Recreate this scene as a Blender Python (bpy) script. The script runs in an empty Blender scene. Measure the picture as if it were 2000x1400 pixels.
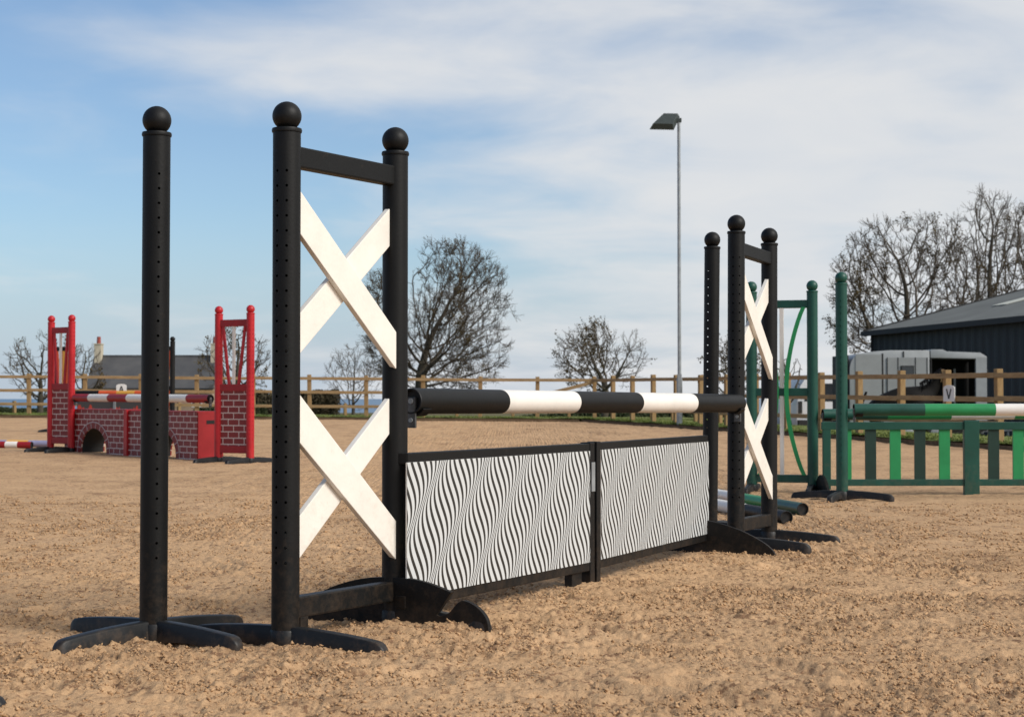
import bpy, math, random
import numpy as np
from mathutils import Vector, Matrix
R = math.radians
scene = bpy.context.scene
COL = scene.collection

# ------------------------------------------------------------------ camera
F = 3250.0                       # focal length in pixels of the 2000 x 1400 photograph
CAMZ = 0.867
PITCH = math.atan(78.0 / F)
cam_d = bpy.data.cameras.new('camera')
cam = bpy.data.objects.new('camera', cam_d)
COL.objects.link(cam)
cam.location = (0, 0, CAMZ)
cam.rotation_euler = (math.pi / 2 + PITCH, 0, 0)
cam_d.sensor_width = 36.0
cam_d.lens = 36.0 * F / 2000.0
cam_d.clip_start = 0.1
cam_d.clip_end = 60000
cam_d.dof.use_dof = True
cam_d.dof.focus_distance = 6.9
cam_d.dof.aperture_fstop = 9.0
scene.camera = cam

# ------------------------------------------------------------------ sky and sun
SUN_DIR = Vector((0.70, -0.40, 0.60)).normalized()      # towards the sun
SUN_EL = math.asin(SUN_DIR.z)
SUN_AZ = math.atan2(SUN_DIR.x, SUN_DIR.y)
world = bpy.data.worlds.new('World')
scene.world = world
world.use_nodes = True
wn, wl = world.node_tree.nodes, world.node_tree.links
wn.clear()
def wnode(t, **kw):
    n = wn.new(t)
    for k, v in kw.items():
        setattr(n, k, v)
    return n
w_out = wnode('ShaderNodeOutputWorld')
w_bg = wnode('ShaderNodeBackground')
w_bg.inputs['Strength'].default_value = 0.115
w_sky = wnode('ShaderNodeTexSky', sky_type='NISHITA', sun_disc=False)
w_sky.sun_elevation = SUN_EL
w_sky.sun_rotation = SUN_AZ
w_sky.air_density = 1.0
w_sky.dust_density = 0.6
w_sky.ozone_density = 2.5
w_tc = wnode('ShaderNodeTexCoord')
w_sep = wnode('ShaderNodeSeparateXYZ')
wl.new(w_tc.outputs['Generated'], w_sep.inputs[0])
def wmath(op, a, b=None, clamp=False):
    n = wnode('ShaderNodeMath', operation=op, use_clamp=clamp)
    for i, v in enumerate((a, b)):
        if v is None:
            continue
        if isinstance(v, (int, float)):
            n.inputs[i].default_value = v
        else:
            wl.new(v, n.inputs[i])
    return n.outputs[0]
# a thin cloud layer: direction projected on a flat layer overhead
w_z = wmath('ADD', wmath('MAXIMUM', w_sep.outputs[2], 0.0), 0.17)
w_cx = wmath('DIVIDE', w_sep.outputs[0], w_z)
w_cy = wmath('DIVIDE', w_sep.outputs[1], w_z)
w_cmb = wnode('ShaderNodeCombineXYZ')
wl.new(w_cx, w_cmb.inputs[0]); wl.new(w_cy, w_cmb.inputs[1])
def wnoise(scale, detail, rough, dist, off):
    m = wnode('ShaderNodeMapping')
    m.inputs['Location'].default_value = off
    wl.new(w_cmb.outputs[0], m.inputs['Vector'])
    n = wnode('ShaderNodeTexNoise')
    n.inputs['Scale'].default_value = scale
    n.inputs['Detail'].default_value = detail
    n.inputs['Roughness'].default_value = rough
    n.inputs['Distortion'].default_value = dist
    wl.new(m.outputs[0], n.inputs['Vector'])
    return n.outputs['Fac']
n1 = wnoise(1.15, 6, 0.50, 0.35, (-18.26, -4.19, 0))
n2 = wnoise(3.4, 5, 0.52, 0.4, (6.74, -12.08, 4))
w_mix = wmath('ADD', wmath('MULTIPLY', n1, 0.72), wmath('MULTIPLY', n2, 0.28))
# more cloud towards the sun's side of the sky
w_side = wmath('MULTIPLY', w_sep.outputs[0], 0.62)
w_cov = wmath('ADD', w_mix, w_side)
w_ramp = wnode('ShaderNodeMapRange', interpolation_type='SMOOTHSTEP')
wl.new(w_cov, w_ramp.inputs['Value'])
w_ramp.inputs['From Min'].default_value = 0.34
w_ramp.inputs['From Max'].default_value = 0.68
w_ramp.inputs['To Min'].default_value = 0.10
w_ramp.inputs['To Max'].default_value = 0.93
w_shade = wnode('ShaderNodeMix', data_type='RGBA')
wl.new(n2, w_shade.inputs[0])
w_shade.inputs[6].default_value = (5.75, 6.1, 6.6, 1)
w_shade.inputs[7].default_value = (7.2, 7.1, 6.95, 1)
w_haze = wnode('ShaderNodeMapRange', interpolation_type='SMOOTHSTEP')   # pale air near the horizon
wl.new(w_sep.outputs[2], w_haze.inputs['Value'])
w_haze.inputs['From Min'].default_value = 0.0
w_haze.inputs['From Max'].default_value = 0.12
w_haze.inputs['To Min'].default_value = 0.80
w_haze.inputs['To Max'].default_value = 0.0
w_skyh = wnode('ShaderNodeMix', data_type='RGBA')
wl.new(w_haze.outputs[0], w_skyh.inputs[0])
w_tint = wnode('ShaderNodeMix', data_type='RGBA', blend_type='MULTIPLY')
w_tint.inputs[0].default_value = 1.0
wl.new(w_sky.outputs[0], w_tint.inputs[6])
w_tint.inputs[7].default_value = (0.82, 0.96, 1.07, 1)
wl.new(w_tint.outputs[2], w_skyh.inputs[6])
w_skyh.inputs[7].default_value = (3.9, 4.7, 5.9, 1)
w_all = wnode('ShaderNodeMix', data_type='RGBA')
wl.new(w_ramp.outputs[0], w_all.inputs[0])
wl.new(w_skyh.outputs[2], w_all.inputs[6])
wl.new(w_shade.outputs[2], w_all.inputs[7])
wl.new(w_all.outputs[2], w_bg.inputs['Color'])
wl.new(w_bg.outputs[0], w_out.inputs['Surface'])

sun_d = bpy.data.lights.new('sun', 'SUN')
sun_d.energy = 3.3
sun_d.angle = R(24)
sun_d.color = (1.0, 0.955, 0.89)
sun = bpy.data.objects.new('sun', sun_d)
COL.objects.link(sun)
sun.location = (20, -12, 18)
sun.rotation_euler = (-SUN_DIR).to_track_quat('-Z', 'Y').to_euler()

scene.view_settings.view_transform = 'Standard'
scene.view_settings.look = 'None'
scene.view_settings.exposure = 0.0
scene.view_settings.gamma = 1.0
scene.view_settings.use_curve_mapping = False

# ------------------------------------------------------------------ pixel helpers
CP, SP = math.cos(PITCH), math.sin(PITCH)
def ray(px, py):
    x, u = (px - 1000.0) / F, (700.0 - py) / F
    return Vector((x, CP - u * SP, SP + u * CP))
def at(px, py, Y):
    d = ray(px, py)
    return Vector((0, 0, CAMZ)) + d * (Y / d.y)
def g(x, y):                                    # the arena's gentle fall
    return 0.0048 * (y - 6.0) - 0.0067 * x
def foot(px, Y, py=1000):                       # point of the arena surface in column px at distance Y
    p = at(px, py, Y)
    return Vector((p.x, p.y, g(p.x, p.y)))

# ------------------------------------------------------------------ materials
MATS = {}
def srgb(r, gg, b):
    return tuple(((c / 255) / 12.92 if c / 255 <= 0.04045 else ((c / 255 + 0.055) / 1.055) ** 2.4) for c in (r, gg, b))
def mat(name, col, rough=0.6, var=0.15, vscale=6.0, bump=0.0, bscale=60.0, spec=0.4, col2=None, stretch=None, metal=0.0):
    if name in MATS:
        return MATS[name]
    m = bpy.data.materials.new(name)
    m.use_nodes = True
    nt = m.node_tree
    N, L = nt.nodes, nt.links
    b = N['Principled BSDF']
    b.inputs['Roughness'].default_value = rough
    b.inputs['Specular IOR Level'].default_value = spec
    b.inputs['Metallic'].default_value = metal
    tc = N.new('ShaderNodeTexCoord')
    mp = N.new('ShaderNodeMapping')
    L.new(tc.outputs['Object'], mp.inputs['Vector'])
    if stretch:
        mp.inputs['Scale'].default_value = stretch
    nz = N.new('ShaderNodeTexNoise')
    nz.inputs['Scale'].default_value = vscale
    nz.inputs['Detail'].default_value = 6
    nz.inputs['Roughness'].default_value = 0.6
    L.new(mp.outputs[0], nz.inputs['Vector'])
    mx = N.new('ShaderNodeMix'); mx.data_type = 'RGBA'
    c = list(col[:3])
    c2 = list(col2[:3]) if col2 else [min(1, v * (1 + var)) for v in c]
    c1 = c if col2 else [v * (1 - var) for v in c]
    mx.inputs[6].default_value = (*c1, 1)
    mx.inputs[7].default_value = (*c2, 1)
    mr = N.new('ShaderNodeMapRange')
    mr.inputs['From Min'].default_value = 0.3
    mr.inputs['From Max'].default_value = 0.7
    L.new(nz.outputs['Fac'], mr.inputs['Value'])
    L.new(mr.outputs[0], mx.inputs[0])
    L.new(mx.outputs[2], b.inputs['Base Color'])
    rr = N.new('ShaderNodeMapRange')
    rr.inputs['To Min'].default_value = max(0.02, rough - 0.10)
    rr.inputs['To Max'].default_value = min(1, rough + 0.10)
    L.new(nz.outputs['Fac'], rr.inputs['Value'])
    L.new(rr.outputs[0], b.inputs['Roughness'])
    if bump:
        n2_ = N.new('ShaderNodeTexNoise')
        n2_.inputs['Scale'].default_value = bscale
        n2_.inputs['Detail'].default_value = 4
        L.new(mp.outputs[0], n2_.inputs['Vector'])
        bp = N.new('ShaderNodeBump')
        bp.inputs['Strength'].default_value = bump
        bp.inputs['Distance'].default_value = 0.01
        L.new(n2_.outputs['Fac'], bp.inputs['Height'])
        L.new(bp.outputs[0], b.inputs['Normal'])
    MATS[name] = m
    return m

M_black = mat('black_plastic', (0.0050, 0.0052, 0.0052), 0.52, 0.25, 9, 0.06, 90, 0.26)
M_blackfoot = mat('black_foot_plastic', (0.009, 0.0094, 0.0102), 0.5, 0.3, 14, 0.08, 70, 0.34)
M_plate = mat('black_filler_board', (0.0065, 0.0062, 0.006), 0.6, 0.3, 10, 0.1, 60, 0.25)
M_white = mat('cream_white_paint', (0.82, 0.775, 0.70), 0.45, 0.05, 9, 0.10, 50, 0.4)
M_whitepole = mat('white_pole_paint', (0.80, 0.76, 0.70), 0.42, 0.06, 7, 0.06, 50, 0.4)
M_red = mat('red_paint', (0.43, 0.012, 0.018), 0.40, 0.18, 6, 0.05, 50, 0.4)
M_darkred = mat('dark_red_paint', (0.30, 0.011, 0.015), 0.45, 0.18, 6, 0.05, 50, 0.4)
M_green = mat('dark_green_paint', (0.008, 0.066, 0.046), 0.42, 0.18, 6, 0.05, 50, 0.4)
M_green2 = mat('bright_green_paint', (0.018, 0.25, 0.080), 0.42, 0.12, 6, 0.05, 50, 0.4)
M_endred = mat('crimson_paint', (0.27, 0.009, 0.012), 0.45, 0.15, 6)
M_orange = mat('orange_paint', (0.72, 0.11, 0.03), 0.45, 0.1, 6)
M_yellow = mat('yellow_paint', (0.75, 0.38, 0.06), 0.45, 0.1, 6)
M_lilac = mat('lilac_paint', (0.27, 0.27, 0.40), 0.45, 0.1, 6)
M_steel = mat('dark_steel', (0.10, 0.10, 0.10), 0.45, 0.4, 20, 0.1, 60, 0.5, metal=0.6)
M_galv = mat('galvanised_steel', (0.30, 0.32, 0.33), 0.5, 0.2, 8, 0.05, 50, 0.5, metal=0.35)
M_lamp = mat('lamp_housing', (0.035, 0.045, 0.042), 0.55, 0.2, 8)
M_wood = mat('fence_timber', (0.26, 0.165, 0.080), 0.85, 0, 3.0, 0.5, 30, 0.2, col2=(0.41, 0.280, 0.145), stretch=(1.0, 6, 6))
M_postwood = mat('fence_post_timber', (0.25, 0.155, 0.07), 0.85, 0, 3.0, 0.5, 30, 0.2, col2=(0.37, 0.245, 0.12), stretch=(6, 6, 1))
M_bark = mat('bark', (0.055, 0.047, 0.036), 0.9, 0, 2.0, 0.4, 30, 0.2, col2=(0.115, 0.098, 0.072))
M_twig = mat('twigs', (0.060, 0.048, 0.037), 0.9, 0, 0.8, 0, 30, 0.2, col2=(0.120, 0.096, 0.070))
M_bud = mat('dry_leaves', (0.055, 0.042, 0.018), 0.9, 0, 1.5, 0, 30, 0.2, col2=(0.12, 0.085, 0.035))
M_slate = mat('slate_roof', (0.055, 0.056, 0.060), 0.7, 0, 0.6, 0.3, 3, 0.4, col2=(0.095, 0.092, 0.090))
M_stone = mat('stone_wall', (0.30, 0.22, 0.15), 0.9, 0.25, 1.2, 0.3, 4)
M_render = mat('chimney_render', (0.50, 0.44, 0.33), 0.9, 0.15, 2)
M_pot = mat('chimney_pot_clay', (0.30, 0.07, 0.05), 0.8, 0.2, 3)
M_barnroof = mat('barn_roof_sheet', (0.125, 0.132, 0.125), 0.75, 0.2, 0.5, 0.25, 6, 0.3)
M_skylight = mat('translucent_roof_sheet', (0.52, 0.52, 0.44), 0.5, 0.1, 1)
M_alu = mat('trailer_aluminium', (0.33, 0.345, 0.35), 0.45, 0.10, 3, 0.03, 20, 0.5, metal=0.15)
M_alud = mat('trailer_panel_grey', (0.27, 0.28, 0.28), 0.5, 0.08, 3)
M_rubber = mat('rubber', (0.018, 0.018, 0.018), 0.7, 0.2, 8)
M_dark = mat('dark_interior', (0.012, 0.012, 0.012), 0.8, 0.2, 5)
M_glass = mat('dark_window', (0.03, 0.035, 0.04), 0.12, 0.1, 3, spec=0.6)
M_vanw = mat('white_vehicle_paint', (0.72, 0.73, 0.74), 0.3, 0.04, 3)
M_horse = mat('dark_horse_coat', (0.006, 0.005, 0.0045), 0.65, 0.3, 6, 0.1, 40, 0.12)
M_tan = mat('tan_mane', (0.24, 0.15, 0.07), 0.7, 0.25, 12)
M_sign = mat('sign_white', (0.74, 0.73, 0.70), 0.5, 0.05, 5)
M_ink = mat('sign_black', (0.015, 0.015, 0.015), 0.6, 0.1, 5)
M_kick = mat('kickboard_timber', (0.14, 0.095, 0.055), 0.9, 0.35, 2.5, 0.4, 20, 0.2, stretch=(1, 5, 5))
M_hedge = mat('hedge_leaves', (0.022, 0.033, 0.012), 0.8, 0, 0.9, 0, 30, 0.3, col2=(0.050, 0.062, 0.022))
M_hedgeb = mat('brown_hedge_leaves', (0.045, 0.036, 0.020), 0.8, 0, 0.9, 0, 30, 0.3, col2=(0.095, 0.075, 0.036))
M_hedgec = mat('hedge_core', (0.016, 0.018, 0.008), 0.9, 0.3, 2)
M_blade = mat('grass_blades', (0.085, 0.125, 0.022), 0.8, 0, 0.8, 0, 30, 0.2, col2=(0.19, 0.215, 0.060))

def add_dust(m, top, amount, col=(0.30, 0.19, 0.11)):
    """Sand dust splashed on the lower part (object z below top) and thin smears elsewhere."""
    N, L = m.node_tree.nodes, m.node_tree.links
    b = N['Principled BSDF']
    src = b.inputs['Base Color'].links[0].from_socket
    tc = N.new('ShaderNodeTexCoord'); sp = N.new('ShaderNodeSeparateXYZ'); geo = N.new('ShaderNodeNewGeometry'); L.new(geo.outputs['Position'], sp.inputs[0])
    h = N.new('ShaderNodeMapRange'); h.inputs['From Min'].default_value = top; h.inputs['From Max'].default_value = 0.0
    L.new(sp.outputs[2], h.inputs['Value'])
    n = N.new('ShaderNodeTexNoise'); n.inputs['Scale'].default_value = 22; n.inputs['Detail'].default_value = 8; n.inputs['Roughness'].default_value = 0.72
    L.new(tc.outputs['Object'], n.inputs['Vector'])
    a = N.new('ShaderNodeMath'); a.operation = 'MULTIPLY_ADD'; a.inputs[1].default_value = 0.22
    L.new(h.outputs[0], a.inputs[0]); L.new(n.outputs['Fac'], a.inputs[2])
    r = N.new('ShaderNodeMapRange'); r.inputs['From Min'].default_value = 0.60; r.inputs['From Max'].default_value = 0.85
    r.inputs['To Max'].default_value = amount
    L.new(a.outputs[0], r.inputs['Value'])
    mx = N.new('ShaderNodeMix'); mx.data_type = 'RGBA'
    L.new(r.outputs[0], mx.inputs[0]); L.new(src, mx.inputs[6]); mx.inputs[7].default_value = (*col, 1)
    L.new(mx.outputs[2], b.inputs['Base Color'])
add_dust(M_black, 0.50, 0.085)
add_dust(M_blackfoot, 0.10, 0.16)
add_dust(M_plate, 0.25, 0.10)
add_dust(M_white, 0.7, 0.30, (0.42, 0.33, 0.24))
add_dust(M_green, 0.5, 0.12)
add_dust(M_red, 0.6, 0.10)
add_dust(M_whitepole, 0.3, 0.35, (0.45, 0.38, 0.30))
def mat_wall_metal():
    m = mat('barn_wall_sheet', (0.027, 0.031, 0.033), 0.6, 0.12, 0.4, 0, 1, 0.2)
    return m
M_barn = mat_wall_metal()

def mat_brick(name, bw, bh):
    m = bpy.data.materials.new(name); m.use_nodes = True
    N, L = m.node_tree.nodes, m.node_tree.links
    b = N['Principled BSDF']; b.inputs['Roughness'].default_value = 0.5
    tc = N.new('ShaderNodeTexCoord'); sp = N.new('ShaderNodeSeparateXYZ'); cb = N.new('ShaderNodeCombineXYZ')
    L.new(tc.outputs['Object'], sp.inputs[0])
    L.new(sp.outputs[0], cb.inputs[0]); L.new(sp.outputs[2], cb.inputs[1])
    br = N.new('ShaderNodeTexBrick')
    br.offset = 0.5
    br.inputs['Color1'].default_value = (0.190, 0.015, 0.014, 1)
    br.inputs['Color2'].default_value = (0.225, 0.018, 0.017, 1)
    br.inputs['Mortar'].default_value = (0.60, 0.48, 0.44, 1)
    br.inputs['Scale'].default_value = 1.0
    br.inputs['Mortar Size'].default_value = 0.0058
    br.inputs['Mortar Smooth'].default_value = 0.0
    br.inputs['Brick Width'].default_value = bw
    br.inputs['Row Height'].default_value = bh
    L.new(cb.outputs[0], br.inputs['Vector'])
    L.new(br.outputs['Color'], b.inputs['Base Color'])
    return m
M_brick = mat_brick('painted_bricks', 0.165, 0.076)
M_brickplain = mat('painted_arch_red', (0.20, 0.017, 0.016), 0.5, 0.1, 5)
M_mortar = mat('painted_mortar_lines', (0.50, 0.40, 0.40), 0.55, 0.08, 5)

def mat_wave():
    m = bpy.data.materials.new('wavy_stripe_print'); m.use_nodes = True
    N, L = m.node_tree.nodes, m.node_tree.links
    b = N['Principled BSDF']; b.inputs['Roughness'].default_value = 0.38
    uv = N.new('ShaderNodeUVMap'); uv.uv_map = 'UVMap'
    sp = N.new('ShaderNodeSeparateXYZ'); L.new(uv.outputs[0], sp.inputs[0])
    mu = N.new('ShaderNodeMath'); mu.operation = 'MULTIPLY'; mu.inputs[1].default_value = 2 * math.pi / 0.0298
    L.new(sp.outputs[0], mu.inputs[0])
    sn = N.new('ShaderNodeMath'); sn.operation = 'SINE'; L.new(mu.outputs[0], sn.inputs[0])
    mr = N.new('ShaderNodeMapRange'); L.new(sn.outputs[0], mr.inputs['Value'])
    mr.inputs['From Min'].default_value = 0.08
    mr.inputs['From Max'].default_value = 0.34
    mx = N.new('ShaderNodeMix'); mx.data_type = 'RGBA'
    L.new(mr.outputs[0], mx.inputs[0])
    mx.inputs[6].default_value = (0.62, 0.64, 0.64, 1)
    mx.inputs[7].default_value = (0.022, 0.022, 0.020, 1)
    L.new(mx.outputs[2], b.inputs['Base Color'])
    return m
M_wave = mat_wave()

def mat_flames():
    m = bpy.data.materials.new('flame_print'); m.use_nodes = True
    N, L = m.node_tree.nodes, m.node_tree.links
    b = N['Principled BSDF']; b.inputs['Roughness'].default_value = 0.5
    tc = N.new('ShaderNodeTexCoord'); sp = N.new('ShaderNodeSeparateXYZ')
    L.new(tc.outputs['Object'], sp.inputs[0])
    nz = N.new('ShaderNodeTexNoise'); nz.noise_dimensions = '1D'
    nz.inputs['Scale'].default_value = 5.0; nz.inputs['Detail'].default_value = 3
    L.new(sp.outputs[0], nz.inputs['W'])
    a = N.new('ShaderNodeMath'); a.operation = 'MULTIPLY_ADD'; a.inputs[1].default_value = 0.9; a.inputs[2].default_value = -0.02
    L.new(nz.outputs['Fac'], a.inputs[0])
    lt = N.new('ShaderNodeMath'); lt.operation = 'LESS_THAN'
    L.new(sp.outputs[2], lt.inputs[0]); L.new(a.outputs[0], lt.inputs[1])
    mx = N.new('ShaderNodeMix'); mx.data_type = 'RGBA'
    L.new(lt.outputs[0], mx.inputs[0])
    mx.inputs[6].default_value = (0.055, 0.052, 0.050, 1)
    mx.inputs[7].default_value = (0.52, 0.045, 0.020, 1)
    L.new(mx.outputs[2], b.inputs['Base Color'])
    return m
M_flames = mat_flames()

def mat_ground(name, c1, c2, c3, s1, s2, bump, rough=0.95, attr=None, flecks=None):
    m = bpy.data.materials.new(name); m.use_nodes = True
    N, L = m.node_tree.nodes, m.node_tree.links
    b = N['Principled BSDF']
    b.inputs['Roughness'].default_value = rough
    b.inputs['Specular IOR Level'].default_value = 0.15
    tc = N.new('ShaderNodeTexCoord')
    def nz(s, d=6, r=0.6):
        n = N.new('ShaderNodeTexNoise')
        n.inputs['Scale'].default_value = s; n.inputs['Detail'].default_value = d; n.inputs['Roughness'].default_value = r
        L.new(tc.outputs['Object'], n.inputs['Vector'])
        return n.outputs['Fac']
    def rng(v, a, c):
        r = N.new('ShaderNodeMapRange'); r.inputs['From Min'].default_value = a; r.inputs['From Max'].default_value = c
        L.new(v, r.inputs['Value']); return r.outputs[0]
    def mixc(f, a, c):
        x = N.new('ShaderNodeMix'); x.data_type = 'RGBA'
        L.new(f, x.inputs[0])
        for i, v in ((6, a), (7, c)):
            if isinstance(v, tuple): x.inputs[i].default_value = (*v, 1)
            else: L.new(v, x.inputs[i])
        return x.outputs[2]
    col = mixc(rng(nz(s1), 0.35, 0.68), c1, c2)
    fine = rng(nz(s2, 5, 0.7), 0.50, 0.70)
    col = mixc(fine, col, c3)
    if attr:
        at_ = N.new('ShaderNodeAttribute'); at_.attribute_name = attr
        mm = N.new('ShaderNodeMath'); mm.operation = 'MULTIPLY'
        L.new(at_.outputs['Fac'], mm.inputs[0]); L.new(rng(nz(s2 * 0.8, 4, 0.6), 0.40, 0.60), mm.inputs[1])
        col = mixc(mm.outputs[0], col, tuple(v * 0.72 for v in c3))
    if flecks:                                   # damp crumbs, bits of rubber fibre, and crumb shadows painted into the colour
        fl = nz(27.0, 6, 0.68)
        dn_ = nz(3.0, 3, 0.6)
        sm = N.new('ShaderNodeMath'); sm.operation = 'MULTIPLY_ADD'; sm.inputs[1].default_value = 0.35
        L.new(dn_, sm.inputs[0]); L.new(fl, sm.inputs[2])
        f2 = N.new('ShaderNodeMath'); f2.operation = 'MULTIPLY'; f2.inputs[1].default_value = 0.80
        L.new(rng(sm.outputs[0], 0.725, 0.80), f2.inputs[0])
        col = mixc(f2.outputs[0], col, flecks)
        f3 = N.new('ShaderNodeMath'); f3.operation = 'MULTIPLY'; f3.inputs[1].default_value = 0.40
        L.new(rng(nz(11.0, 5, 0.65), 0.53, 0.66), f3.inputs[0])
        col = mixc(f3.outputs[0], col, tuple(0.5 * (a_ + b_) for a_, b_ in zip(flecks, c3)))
    L.new(col, b.inputs['Base Color'])
    bp = N.new('ShaderNodeBump'); bp.inputs['Strength'].default_value = bump; bp.inputs['Distance'].default_value = 0.02
    L.new(nz(s2 * 1.6, 6, 0.7), bp.inputs['Height'])
    L.new(bp.outputs[0], b.inputs['Normal'])
    return m
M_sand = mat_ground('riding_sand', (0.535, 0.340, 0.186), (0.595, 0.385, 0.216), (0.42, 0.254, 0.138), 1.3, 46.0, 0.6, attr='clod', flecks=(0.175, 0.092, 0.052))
M_clod = mat('damp_sand_clods', (0.29, 0.168, 0.088), 0.95, 0, 26.0, 0.0, 90, 0.1, col2=(0.60, 0.388, 0.214))
M_grassg = mat_ground('rough_grass', (0.11, 0.150, 0.035), (0.18, 0.200, 0.060), (0.20, 0.175, 0.075), 0.6, 9.0, 0.6)
M_field = mat_ground('field_grass', (0.075, 0.085, 0.032), (0.145, 0.120, 0.060), (0.19, 0.135, 0.070), 0.09, 1.1, 0.5)

def mat_sea():
    m = mat('sea_water', (0.050, 0.110, 0.190), 0.35, 0.2, 0.004, 0.3, 0.05, 0.5, col2=(0.080, 0.150, 0.240))
    return m
M_sea = mat_sea()

# ------------------------------------------------------------------ mesh helpers
class MB:
    def __init__(s):
        s.v = []; s.f = []; s.mi = []
    def add(s, vs, fs, mi=0):
        o = len(s.v)
        s.v.extend([tuple(p) for p in vs])
        for f in fs:
            s.f.append(tuple(i + o for i in f)); s.mi.append(mi)
        return s
    def box(s, c, size, rot=None, mi=0):
        c = Vector(c); h = Vector(size) * 0.5
        vs = []
        for i in range(8):
            p = Vector((h.x if i & 1 else -h.x, h.y if i & 2 else -h.y, h.z if i & 4 else -h.z))
            if rot is not None: p = rot @ p
            vs.append(c + p)
        return s.add(vs, [(0, 2, 3, 1), (4, 5, 7, 6), (0, 1, 5, 4), (2, 6, 7, 3), (0, 4, 6, 2), (1, 3, 7, 5)], mi)
    def bar(s, a, b, w, t, up=(0, 0, 1), mi=0):         # box from a to b: w along up, t across
        a, b = Vector(a), Vector(b)
        d = (b - a); ln = d.length; d.normalize()
        u = Vector(up); u = (u - d * u.dot(d)).normalized(); n = d.cross(u)
        M = Matrix((d, n, u)).transposed()
        return s.box((a + b) / 2, (ln, t, w), M, mi)
    def tube(s, a, b, r0, r1=None, n=16, caps=True, mi=0):
        a, b = Vector(a), Vector(b)
        r1 = r0 if r1 is None else r1
        d = (b - a).normalized()
        u = Vector((0, 0, 1)) if abs(d.z) < 0.9 else Vector((1, 0, 0))
        u = (u - d * u.dot(d)).normalized(); w = d.cross(u)
        vs = []
        for p, r in ((a, r0), (b, r1)):
            for k in range(n):
                t = 2 * math.pi * k / n
                vs.append(p + (u * math.cos(t) + w * math.sin(t)) * r)
        fs = [(k, (k + 1) % n, n + (k + 1) % n, n + k) for k in range(n)]
        if caps:
            fs += [tuple(range(n - 1, -1, -1)), tuple(range(n, 2 * n))]
        return s.add(vs, fs, mi)
    def lathe(s, prof, n=24, mi=0):                     # prof: (r, z)
        vs = []
        for r, z in prof:
            for k in range(n):
                t = 2 * math.pi * k / n
                vs.append((r * math.cos(t), r * math.sin(t), z))
        fs = []
        for j in range(len(prof) - 1):
            for k in range(n):
                fs.append((j * n + k, j * n + (k + 1) % n, (j + 1) * n + (k + 1) % n, (j + 1) * n + k))
        fs.append(tuple(range(n - 1, -1, -1)))
        fs.append(tuple(range((len(prof) - 1) * n, len(prof) * n)))
        return s.add(vs, fs, mi)
    def prism(s, pts, ext, mi=0):                       # polygon (3D points) extruded by ext
        pts = [Vector(p) for p in pts]; e = Vector(ext); n = len(pts)
        return s.add(pts + [p + e for p in pts],
                     [tuple(range(n - 1, -1, -1)), tuple(range(n, 2 * n))] +
                     [(k, (k + 1) % n, n + (k + 1) % n, n + k) for k in range(n)], mi)
    def loft(s, rings, mi=0, caps=True):
        n = len(rings[0]); vs = [p for r in rings for p in r]
        fs = [(j * n + k, j * n + (k + 1) % n, (j + 1) * n + (k + 1) % n, (j + 1) * n + k) for j in range(len(rings) - 1) for k in range(n)]
        if caps:
            fs += [tuple(range(n - 1, -1, -1)), tuple(range((len(rings) - 1) * n, len(rings) * n))]
        return s.add(vs, fs, mi)
    def mesh(s, name, mats, smooth=None, bevel=0):
        me = bpy.data.meshes.new(name)
        me.from_pydata(s.v, [], s.f)
        for m in (mats if isinstance(mats, (list, tuple)) else [mats]):
            me.materials.append(m)
        if any(s.mi):
            me.polygons.foreach_set('material_index', s.mi)
        if True:
            import bmesh
            bm = bmesh.new(); bm.from_mesh(me)
            bmesh.ops.recalc_face_normals(bm, faces=bm.faces)
            if bevel:
                es = [e for e in bm.edges if len(e.link_faces) == 2 and e.calc_face_angle(0) > R(30)]
                bmesh.ops.bevel(bm, geom=es, offset=bevel, segments=2, affect='EDGES', profile=0.6, clamp_overlap=True)
            bm.to_mesh(me); bm.free()
        if smooth:
            me.polygons.foreach_set('use_smooth', [True] * len(me.polygons))
            me.set_sharp_from_angle(angle=R(smooth))
        me.update()
        return me
    def build(s, name, mats, parent=None, smooth=None, bevel=0):
        return link(name, s.mesh(name, mats, smooth, bevel), parent)
def link(name, me, parent=None):
    o = bpy.data.objects.new(name, me)
    COL.objects.link(o)
    if parent is not None: o.parent = parent
    return o
def tag(o, label=None, cat=None, group=None, kind=None):
    if label: o['label'] = label
    if cat: o['category'] = cat
    if group: o['group'] = group
    if kind: o['kind'] = kind
    return o
def thing(name, loc, rz=0, label=None, cat=None, group=None, rx=0, ry=0):
    o = bpy.data.objects.new(name, None)
    o.empty_display_size = 0.2
    COL.objects.link(o)
    o.location = loc
    o.rotation_euler = (rx, ry, rz)
    return tag(o, label, cat, group)

# ---- numpy value noise
_rs = np.random.RandomState(7)
_PERM = _rs.rand(512, 512).astype(np.float32)
def vnoise(x, y):
    xi = np.floor(x).astype(np.int64); yi = np.floor(y).astype(np.int64)
    fx = x - xi; fy = y - yi
    fx = fx * fx * fx * (fx * (fx * 6 - 15) + 10); fy = fy * fy * fy * (fy * (fy * 6 - 15) + 10)
    a = _PERM[xi & 511, yi & 511]; b = _PERM[(xi + 1) & 511, yi & 511]
    c = _PERM[xi & 511, (yi + 1) & 511]; d = _PERM[(xi + 1) & 511, (yi + 1) & 511]
    return (a * (1 - fx) + b * fx) * (1 - fy) + (c * (1 - fx) + d * fx) * fy
def fbm(x, y, s, o=3, gain=0.5):
    t = 0; a = 1; n = 0
    for i in range(o):
        t = t + a * vnoise(x * s + 17.3 * i, y * s - 9.1 * i); n += a
        a *= gain; s *= 2.03
    return t / n

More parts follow.
